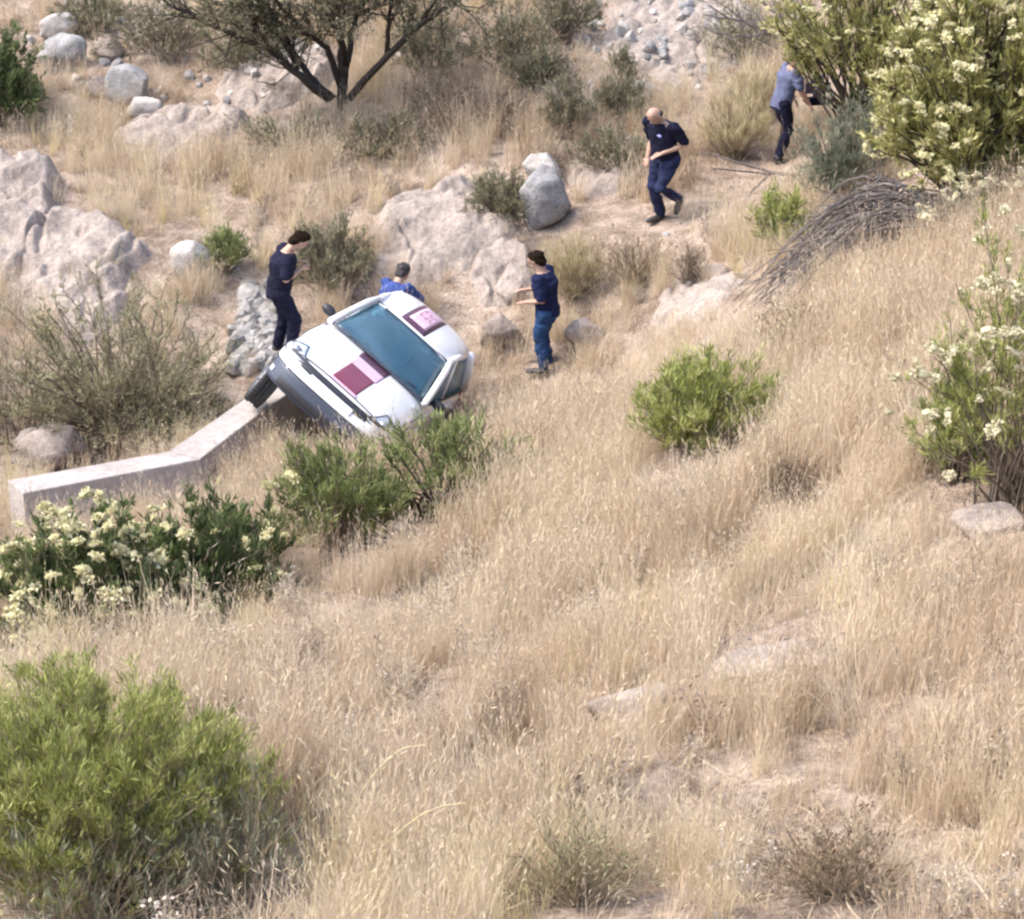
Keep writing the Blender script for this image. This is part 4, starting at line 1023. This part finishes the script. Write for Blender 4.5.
# scrub on the far bank
shrub('dark_green_bush', 5, 128, 84, 112, 'dark green bush with a shaded foot in the top left corner', 'dark', 31, stems=90, twigs=10, lv=11, llen=.11, lw=.022, up=.5)
for k, (u, v, w, h, nm, lf, lab) in enumerate([
        (170, 62, 120, 66, 'olive_bush', 'olive', 'loose olive scrub left of the dark tree near the top edge'),
        (240, 75, 90, 60, 'olive_bush', 'olive', 'dull scrub under the long left limb of the dark tree'),
        (430, 78, 110, 80, 'olive_bush', 'olive', 'olive scrub right of the dark tree trunk'),
        (505, 70, 110, 76, 'olive_bush', 'olive', 'wide olive scrub midway between the dark tree and the stony bank'),
        (560, 42, 80, 60, 'olive_bush', 'olive', 'olive scrub beside the stony bank at the top edge'),
        (540, 92, 70, 44, 'olive_bush', 'olive', 'low dark olive scrub below the wide one'),
        (95, 30, 80, 46, 'olive_bush', 'olive', 'pale scrub above the whitish rocks at the top left'),
        (445, 122, 110, 46, 'dry_bush', 'brown', 'reddish brown dead bush right of the dark tree foot'),
        (505, 130, 70, 36, 'dry_bush', 'brown', 'smaller reddish brown dead bush left of the upright olive bush'),
        (290, 150, 110, 40, 'dry_bush', 'khaki', 'khaki dead brush left of the dark tree foot'),
        (385, 158, 80, 44, 'olive_bush', 'olive', 'grey olive brush at the foot of the dark tree'),
        (745, 60, 110, 56, 'bare_shrub', 'khaki', 'mauve grey leafless brush under the dark twigs at the top right')]):
    shrub(nm, u, v, w, h, lab, lf, 50 + k, stems=44 if nm != 'bare_shrub' else 60, twigs=9, lv=9 if nm == 'olive_bush' else 4, llen=.09, lw=.022, up=.35, t0=.25, twig_len=.3, wood=M_WOOD if nm != 'bare_shrub' else M_WOOD_GREY)

# dark tree with spreading limbs
def limb_tree(name, u, v, label, limbs, seed, leaf, mat, leafy=1.0, trunk=None, cat='tree', llen=.07):
    r_ = np.random.default_rng(seed); p = at(u, v); s = pxm(p); o = empty(name, p, label, cat)
    tb_, lb, fb = Buf(), Buf(), Buf()
    if trunk: tube(tb_, [(x/s, r_.normal()*.03, z/s/.95) for x, z in trunk[0]], np.array(trunk[1])/s, 9, .3)
    for pts, r0, r1, dpt in limbs:
        P = np.array([((x - u)/s, 0, (v - y)/s/.95) for x, y in pts]); t = np.linspace(0, 1, len(P)); P[:, 1] = dpt*t + r_.normal(size=len(P))*.06*(t > 0)
        tt_ = np.linspace(0, 1, 4*len(P)); Q = np.stack([np.interp(tt_, t, P[:, a]) for a in range(3)], 1)
        Q[1:-1] = (Q[:-2] + 2*Q[1:-1] + Q[2:])/4; Q[1:] += r_.normal(size=(len(Q)-1, 3))*.012
        b = Buf(); tube(b, Q, np.linspace(r0*.95, r1*.9, len(Q))/s, 7, r_.uniform(0, .5)); link('limb', b.mesh('limb', mat, True), o)
        n2 = max(0, int(24*leafy) + 4)
        for k in range(n2):
            i = r_.integers(len(Q)//3, len(Q)); q0 = Q[i]; tan = unit(Q[min(i+1, len(Q)-1)] - Q[max(i-2, 0)])
            d = unit(tan*.7 + r_.normal(size=3)*.5 + np.array([0, 0, .35])); L = r_.uniform(.35, 1.2)
            path = np.stack([q0, q0 + d*L*.5 + r_.normal(size=3)*.04, q0 + d*L + r_.normal(size=3)*.07])
            tube(lb, path, [.013, .009, .004], 4, r_.uniform(), cap=False)
            for m in range(7):
                f = r_.uniform(.3, 1); e = path[0]*(1-f) + path[2]*f; d2 = unit(d + r_.normal(size=3)*.7); l2 = r_.uniform(.15, .4)
                tube(lb, np.stack([e, e + d2*l2*.5, e + d2*l2]), [.006, .004, .002], 3, r_.uniform(), cap=False)
                nl = max(0, int(9*leafy))
                if nl:
                    ff = r_.uniform(0, 1, (nl, 1)); leaves(fb, e + d2*l2*ff + r_.normal(size=(nl, 3))*.03, d2 + r_.normal(size=(nl, 3)), llen*r_.uniform(.6, 1.3, nl), .022, r_, np.clip(r_.normal(.4, .25, nl), 0, 1))
    if trunk: link('trunk', tb_.mesh('trunk', mat, True), o)
    if not lb.empty(): link('twigs', lb.mesh('twigs', mat), o)
    if not fb.empty(): link('crown', fb.mesh('crown', LM[leaf]), o)
    return o
limb_tree('bare_tree', 343, 128, 'dark bare limbed tree with sparse olive leaves at the top centre',
          [([(330, 100), (311, 84), (276, 53), (224, 29), (175, 5)], 5, 1.8, -.3), ([(334, 100), (312, 82), (288, 50), (272, 20), (240, -12)], 4.5, 1.5, .5), ([(342, 88), (331, 48), (306, 30), (284, 2), (270, -25)], 4, 1.4, -.6),
           ([(344, 92), (343, 40), (336, 5), (330, -40)], 5, 1.6, .3), ([(346, 80), (352, 40), (366, 10), (376, -40)], 4, 1.4, .8), ([(350, 100), (388, 58), (424, 26), (462, 2), (490, -20)], 4.5, 1.4, -.2),
           ([(388, 58), (392, 15), (402, -25)], 3, 1.2, -.5), ([(348, 66), (345, 30), (355, -30)], 3.4, 1.2, -.8), ([(300, 72), (282, 40), (250, 20), (225, 0)], 2.6, 1.0, .2), ([(424, 26), (440, 0), (450, -30)], 2.4, 1.0, .1), ([(276, 53), (262, 30), (250, 2)], 2.2, 1, -.5)],
          70, 'olive', M_WOOD_DARK, 1.25, ([(0, -6), (1, 14), (-1, 30), (1, 50)], [6.5, 5.5, 5, 4]))
limb_tree('bare_tree', 800, 62, 'leafless dark grey twigs arching in from the top edge right of centre',
          [([(800, 62), (775, 36), (742, 22), (700, 14)], 3.4, 1, -.2), ([(800, 62), (782, 22), (755, 2), (720, -18)], 3, 1, .2), ([(800, 62), (796, 20), (784, -20)], 3, 1.2, .3), ([(775, 36), (745, 36), (712, 32)], 2.4, .8, -.3), ([(800, 62), (768, 44), (738, 46)], 2, .8, 0)],
          71, 'khaki', M_WOOD_GREY, .0, None, 'shrub')
limb_tree('dead_branch', 905, 105, 'dark forked limb reaching left above the grey green bush',
          [([(930, 130), (905, 100), (868, 74), (820, 50)], 4, 1.2, -.3), ([(915, 110), (900, 70), (890, 35)], 4, 1.5, .1), ([(868, 74), (850, 62), (838, 44)], 2, .8, .2)], 72, 'grey', M_WOOD_DARK, .0, None, 'branch')
limb_tree('dead_branch', 798, 178, 'thin pale forked dead branch lying across the path',
          [([(800, 176), (770, 172), (735, 160), (700, 150)], 2, .7, -.2), ([(772, 172), (752, 186), (732, 206)], 1.6, .6, -.3), ([(785, 174), (745, 174), (712, 168)], 1.6, .6, -.1)], 73, 'grey', M_WOOD_GREY, -.3, None, 'branch')
# pile of dead branches
pile_p = at(850, 255)
pile = empty('brushwood_pile', pile_p, 'long pile of grey dead branches at the foot of the flowering trees', 'branches')
CLEAR.append((pile_p[0], pile_p[1], .7))
r_ = np.random.default_rng(77)
M_PILE = mat_leaf('brushwood_grey', [(0.055, 0.045, 0.042), (0.17, 0.145, 0.13)], trans=0.0)
for u_, v_ in ((930, 225), (895, 235), (860, 245), (825, 258), (795, 275), (770, 295), (755, 312)):
    c_ = at(u_, v_); CLEAR.append((c_[0], c_[1], 1.1))
for k in range(120):
    a = at(r_.uniform(875, 955), r_.uniform(208, 246)); f_ = r_.uniform(.15, 1.0)
    e = at(745 + 120*(1-f_) + r_.normal()*14, 316 - 85*(1-f_) + r_.normal()*12)
    t = np.linspace(0, 1, 7)[:, None]
    hgt = r_.uniform(.08, .60)
    path = a*(1-t) + e*t + np.array([0, 0, 1])*(hgt*np.sin(np.clip(t, 0, 1)*math.pi)**.8 + .05 + .3*hgt*(1-t))
    path[:, 2] = np.maximum(path[:, 2], ground(path[:, 0], path[:, 1]) + .02) + r_.normal(size=7)*.015
    b = Buf(); tube(b, path - pile_p, np.linspace(.022, .006, 7)*r_.uniform(.6, 1.4), 5, r_.uniform())
    for m in range(5):
        i = r_.integers(2, 6); d = unit((e - a) + r_.normal(size=3)*.9); l = r_.uniform(.2, .5); q0 = path[i] - pile_p
        tube(b, np.stack([q0, q0 + d*l*.5 + r_.normal(size=3)*.02, q0 + d*l]), [.008, .006, .003], 3, r_.uniform(), cap=False)
    link('branch', b.mesh('branch', M_PILE), pile)
# two long bent straw stalks close to the camera
for pts, lab in (([(325, 905), (365, 862), (415, 818), (440, 806), (466, 803)], 'longest pale bent straw stalk in the foreground grass'),
                 ([(318, 880), (350, 812), (372, 775), (400, 748), (425, 745)], 'shorter bent straw stalk rising behind the longest one')):
    p0 = at(*pts[0]); d0 = depth_of(p0); P = np.array([ray_point(x, y, d0 - .05 + .004*i) for i, (x, y) in enumerate(pts)])
    P[0] = p0 - np.array([0, 0, .03])
    tt_ = np.linspace(0, 1, 18); Q = np.stack([np.interp(tt_, np.linspace(0, 1, len(P)), P[:, a]) for a in range(3)], 1)
    for _ in range(2): Q[1:-1] = (Q[:-2] + 2*Q[1:-1] + Q[2:])/4
    b = Buf(); tube(b, Q - p0, np.linspace(.010, .005, 18), 5, np.linspace(.6, .9, 5*18 + 2))
    o = link('straw_stalk', b.mesh('straw_stalk', LM['straw'])); o.location = p0; tag(o, lab, 'stalk')

# ------------------------------------------------------------------ dry grass (tufts instanced over the ground)
STRAW = [(0.27, 0.195, 0.125), (0.46, 0.35, 0.24), (0.60, 0.475, 0.335), (0.68, 0.575, 0.43), (0.62, 0.51, 0.28)]
M_GRASS = mat_leaf('dry_grass_blade', STRAW, .7, .3, 'tint', 'INSTANCER')
M_WEED = mat_leaf('dead_weed', [(0.16, 0.12, 0.09), (0.30, 0.24, 0.19), (0.46, 0.40, 0.33)], .8, .1, 'tint', 'INSTANCER')

def blade_set(b, r_, n, rad, h0, h1, lean, droop, w, seedhead=0.0):
    for i in range(n):
        a = r_.uniform(0, 6.283); rr = rad*math.sqrt(r_.uniform()); p = np.array([rr*math.cos(a), rr*math.sin(a), -.03])
        H = r_.uniform(h0, h1); la = r_.uniform(0, 6.283); ln = abs(r_.normal())*lean; d = np.array([math.cos(la)*math.sin(ln), math.sin(la)*math.sin(ln), math.cos(ln)])
        side = unit(np.cross(d, np.array([math.cos(a*3.1), math.sin(a*3.1), .2])))*w*.5*r_.uniform(.7, 1.3)
        dr = np.array([d[0], d[1], 0]); dr = unit(dr + r_.normal(size=3)*.2)*droop*H*r_.uniform(.3, 1.3)
        m1 = p + d*H*.5 + dr*.2; tip = p + d*H + dr - np.array([0, 0, .35*np.linalg.norm(dr)])
        b.add([p - side, p + side, m1 + side*.8, m1 - side*.8, tip], [(0, 1, 2, 3)], [(3, 2, 4)])
        if r_.uniform() < seedhead:
            hd = unit(tip - m1); l = r_.uniform(.06, .13)
            for m in range(3):                                  # loose feathery head
                q = tip + hd*l*(m - 1)*.4; d3 = unit(hd + r_.normal(size=3)*.35); s2 = unit(np.cross(d3, r_.normal(size=3)))*w*.55
                b.add([q, q + d3*l*.3 + s2, q + d3*l*.6, q + d3*l*.3 - s2], [(0, 1, 2, 3)])
def tuft(kind, seed):
    r_ = np.random.default_rng(seed); b = Buf()
    if kind == 'fine': blade_set(b, r_, 34, .13, .24, .66, .15, .16, .0052, .5)
    elif kind == 'bunch': blade_set(b, r_, 64, .10, .30, .80, .26, .26, .0058, .3)
    elif kind == 'mat': blade_set(b, r_, 34, .16, .10, .26, 1.0, .3, .007, .1)
    elif kind == 'weed':
        for k in range(7):
            d = unit(np.array([r_.normal()*.4, r_.normal()*.4, 1])); H = r_.uniform(.2, .42); q = np.array([r_.normal()*.04, r_.normal()*.04, -.02])
            tube(b, np.stack([q, q + d*H*.5 + r_.normal(size=3)*.02, q + d*H]), [.005, .004, .002], 3, cap=False)
            for m in range(7):
                f = r_.uniform(.3, 1); e = q + d*H*f; d2 = unit(d + r_.normal(size=3)*.8); l = r_.uniform(.05, .14)
                tube(b, np.stack([e, e + d2*l]), [.003, .0015], 3, cap=False)
                leaves(b, (e + d2*l)[None].repeat(3, 0) + r_.normal(size=(3, 3))*.012, r_.normal(size=(3, 3)), .03, .02, r_, .5)
    return b.mesh(kind + '_tuft', M_WEED if kind == 'weed' else M_GRASS)
def scatter(name, label, protos, P, rot, scl, tint, cat):
    src = bpy.data.collections.new(name + '_source')
    for k, me in enumerate(protos):
        o = bpy.data.objects.new('%s_source_%02d' % (name, k), me); src.objects.link(o)
    n = len(P); me = bpy.data.meshes.new(name); me.vertices.add(n); me.vertices.foreach_set('co', np.asarray(P, np.float32).ravel())
    def attr(nm, ty, val):
        a = me.attributes.new(nm, ty, 'POINT'); a.data.foreach_set('vector' if ty == 'FLOAT_VECTOR' else 'value', np.asarray(val).ravel())
    attr('rot', 'FLOAT_VECTOR', rot.astype(np.float32)); attr('scl', 'FLOAT', scl.astype(np.float32)); attr('tint', 'FLOAT', tint.astype(np.float32))
    attr('idx', 'INT', (np.arange(n) % len(protos)).astype(np.int32))
    o = link(name, me)
    ng = bpy.data.node_groups.new(name, 'GeometryNodeTree')
    ng.interface.new_socket('Geometry', in_out='INPUT', socket_type='NodeSocketGeometry'); ng.interface.new_socket('Geometry', in_out='OUTPUT', socket_type='NodeSocketGeometry')
    N, L = ng.nodes, ng.links.new
    gi, go = N.new('NodeGroupInput'), N.new('NodeGroupOutput'); mp = N.new('GeometryNodeMeshToPoints'); iop = N.new('GeometryNodeInstanceOnPoints'); cinf = N.new('GeometryNodeCollectionInfo')
    cinf.inputs['Collection'].default_value = src; cinf.inputs['Separate Children'].default_value = True; cinf.inputs['Reset Children'].default_value = True
    def named(nm, ty):
        a = N.new('GeometryNodeInputNamedAttribute'); a.data_type = ty; a.inputs['Name'].default_value = nm; return a.outputs['Attribute']
    L(gi.outputs[0], mp.inputs['Mesh']); L(mp.outputs[0], iop.inputs['Points']); L(cinf.outputs[0], iop.inputs['Instance'])
    iop.inputs['Pick Instance'].default_value = True
    L(named('idx', 'INT'), iop.inputs['Instance Index']); L(named('rot', 'FLOAT_VECTOR'), iop.inputs['Rotation']); L(named('scl', 'FLOAT'), iop.inputs['Scale'])
    L(iop.outputs[0], go.inputs[0])
    md = o.modifiers.new('scatter', 'NODES'); md.node_group = ng
    return tag(o, label, cat, None, 'stuff')

rg = np.random.default_rng(2024)
def cone_points(n, y0, y1, margin=1.5):
    y = rg.uniform(y0, y1, n*3); hw = .21*y + margin; x = rg.uniform(-1, 1, n*3)*(.21*y1 + margin)
    k = np.abs(x) < hw; return np.stack([x[k], y[k]], 1)[:n]
def keep_out(P, extra=1.0, shr=True, rocks=True):
    k = np.ones(len(P), bool)
    if rocks:
        for x, y, r in ROCKS: k &= (P[:, 0]-x)**2 + ((P[:, 1]-y)*1.2)**2 > (r*.62)**2
    for x, y, W_, D_, an in OUT:
        dx, dy = P[:, 0]-x, P[:, 1]-y; lx = dx*math.cos(an) - dy*math.sin(an); ly = dx*math.sin(an) + dy*math.cos(an)
        k &= ((lx/W_)**2 + (ly/D_)**2 > .62) | (rg.uniform(size=len(P)) < .10)
    if shr:
        for x, y, r in CLEAR: k &= ((P[:, 0]-x)**2 + (P[:, 1]-y)**2 > (r*.7)**2) | (rg.uniform(size=len(P)) < .25)
    if shr:
        for x, y, rx_, ry_ in FRONT: k &= (((P[:, 0]-x)/rx_)**2 + ((P[:, 1]-y)/ry_)**2 > 1) | (rg.uniform(size=len(P)) < .10)
    for a, b_ in zip(wb, wf):
        c = (a + b_)/2; k &= (P[:, 0]-c[0])**2 + (P[:, 1]-c[1])**2 > .30**2
    for i in range(3):                                     # wall line
        for t in np.linspace(0, 1, 8):
            c = ((wb[i]+wf[i])*(1-t) + (wb[i+1]+wf[i+1])*t)/2; k &= (P[:, 0]-c[0])**2 + (P[:, 1]-c[1])**2 > .27**2
    cc = np.array(CAR_T)[:2]
    cu = (P - (cc + np.array([.35, .35]))); k &= (cu[:, 0]/1.35)**2 + (cu[:, 1]/2.5)**2 > 1
    for pp in (p1, p2, p3): k &= (P[:, 0]-pp.location.x)**2 + (P[:, 1]-pp.location.y)**2 > .3**2
    return k
# bare places: the path, the masonry, the stony bank
BARE = [(at(u, v)[:2], r) for u, v, r in [(664, 228, .8), (700, 215, .9), (735, 205, .8), (765, 178, .7), (690, 245, .6), (640, 250, .5), (547, 376, .35), (258, 345, .7), (268, 320, .6), (262, 300, .5),
                                          (655, 60, 1.5), (690, 30, 1.5), (620, 30, 1.2), (60, 55, .9), (120, 75, .8), (280, 100, .9), (650, 710, .45), (770, 660, .6), (705, 310, .6), (470, 330, .6), (610, 215, .5), (650, 330, .5)]]
def bareness(P):
    b = np.zeros(len(P))
    for c, r in BARE: b = np.maximum(b, np.clip(1.6 - np.hypot(P[:, 0]-c[0], P[:, 1]-c[1])/r, 0, 1))
    sd = P[:, 0]*.62 - P[:, 1]*.50; td = P[:, 0]*.63 + P[:, 1]*.78      # thin bare streaks along the slope
    st = fbm(sd*1.7, td*.38, seed=61, octaves=3)
    return np.maximum(b, np.clip((st - .60)*9, 0, .95))
def make(name, label, kinds, seed, n_near, n_far, dens_seed, thr, s0, s1, tilt, tint_mid, tint_sd, freq=.8, split=31.0, nproto=4, sparse=.3):
    protos = [tuft(kd, seed + 10*i + j) for i, kd in enumerate(kinds) for j in range(nproto)]
    P = np.r_[cone_points(n_near, 13.0, split), cone_points(n_far, split, 52.0, 2.0)]
    f = fbm(P[:, 0]*freq, P[:, 1]*freq, seed=dens_seed, octaves=3)
    k = keep_out(P) & (rg.uniform(size=len(P)) < np.clip((f - thr)*5 + .5, sparse*.5, 1)) & (rg.uniform(size=len(P)) > bareness(P)*.95)
    P = P[k]; f = f[k]; n = len(P); Z = ground(P[:, 0], P[:, 1])
    big = fbm(P[:, 0]*.35 + 40, P[:, 1]*.35, seed=31, octaves=3)
    tint = np.clip(tint_mid + (big - .5)*.7 + rg.normal(size=n)*tint_sd, 0, 1)
    rot = np.stack([rg.normal(size=n)*tilt, rg.normal(size=n)*tilt, rg.uniform(0, 6.28, n)], 1)
    scl = rg.uniform(s0, s1, n)*(.75 + .5*f)*(.62 + .8*fbm(P[:, 0]*.55, P[:, 1]*.55 + 9, seed=77, octaves=2))
    return scatter(name, label, protos, np.c_[P, Z], rot, scl, tint, 'grass')
make('dry_grass', 'fine dry tan grass covering the slope', ['fine'], 100, 11500, 6000, 41, .49, .6, 1.2, .10, .52, .17, 1.0, sparse=.16)
make('bunch_grass', 'taller straw coloured bunch grass in patches on the slope', ['bunch'], 200, 1700, 5400, 42, .52, .6, 1.1, .08, .62, .18, .6)
make('matted_straw', 'short flattened straw lying between the tufts', ['mat'], 300, 6000, 3000, 43, .42, .7, 1.4, .1, .42, .2)
make('dead_weeds', 'small dead grey weeds among the grass', ['weed'], 400, 1100, 900, 44, .55, .6, 1.2, .15, .55, .25, 1.1)
# gravel
gp_ = [rock_mesh('pebble', M_ROCK_TAN if k else M_ROCK_GREY, 500 + k, (1, .85, .65), 1, 5, .2, .3) for k in range(4)]
P = np.r_[cone_points(5000, 13, 30), cone_points(5000, 30, 50, 2)]
P = P[rg.uniform(size=len(P)) < np.clip((fbm(P[:, 0]*.9, P[:, 1]*.9, seed=51) - .42)*5, .1, 1)]
n = len(P)
scatter('gravel', 'small loose pebbles strewn over the dry ground', gp_, np.c_[P, ground(P[:, 0], P[:, 1]) + .004], rg.uniform(0, 6.28, (n, 3)), .012*np.exp(rg.normal(size=n)*.55 + .3), rg.uniform(size=n), 'gravel')
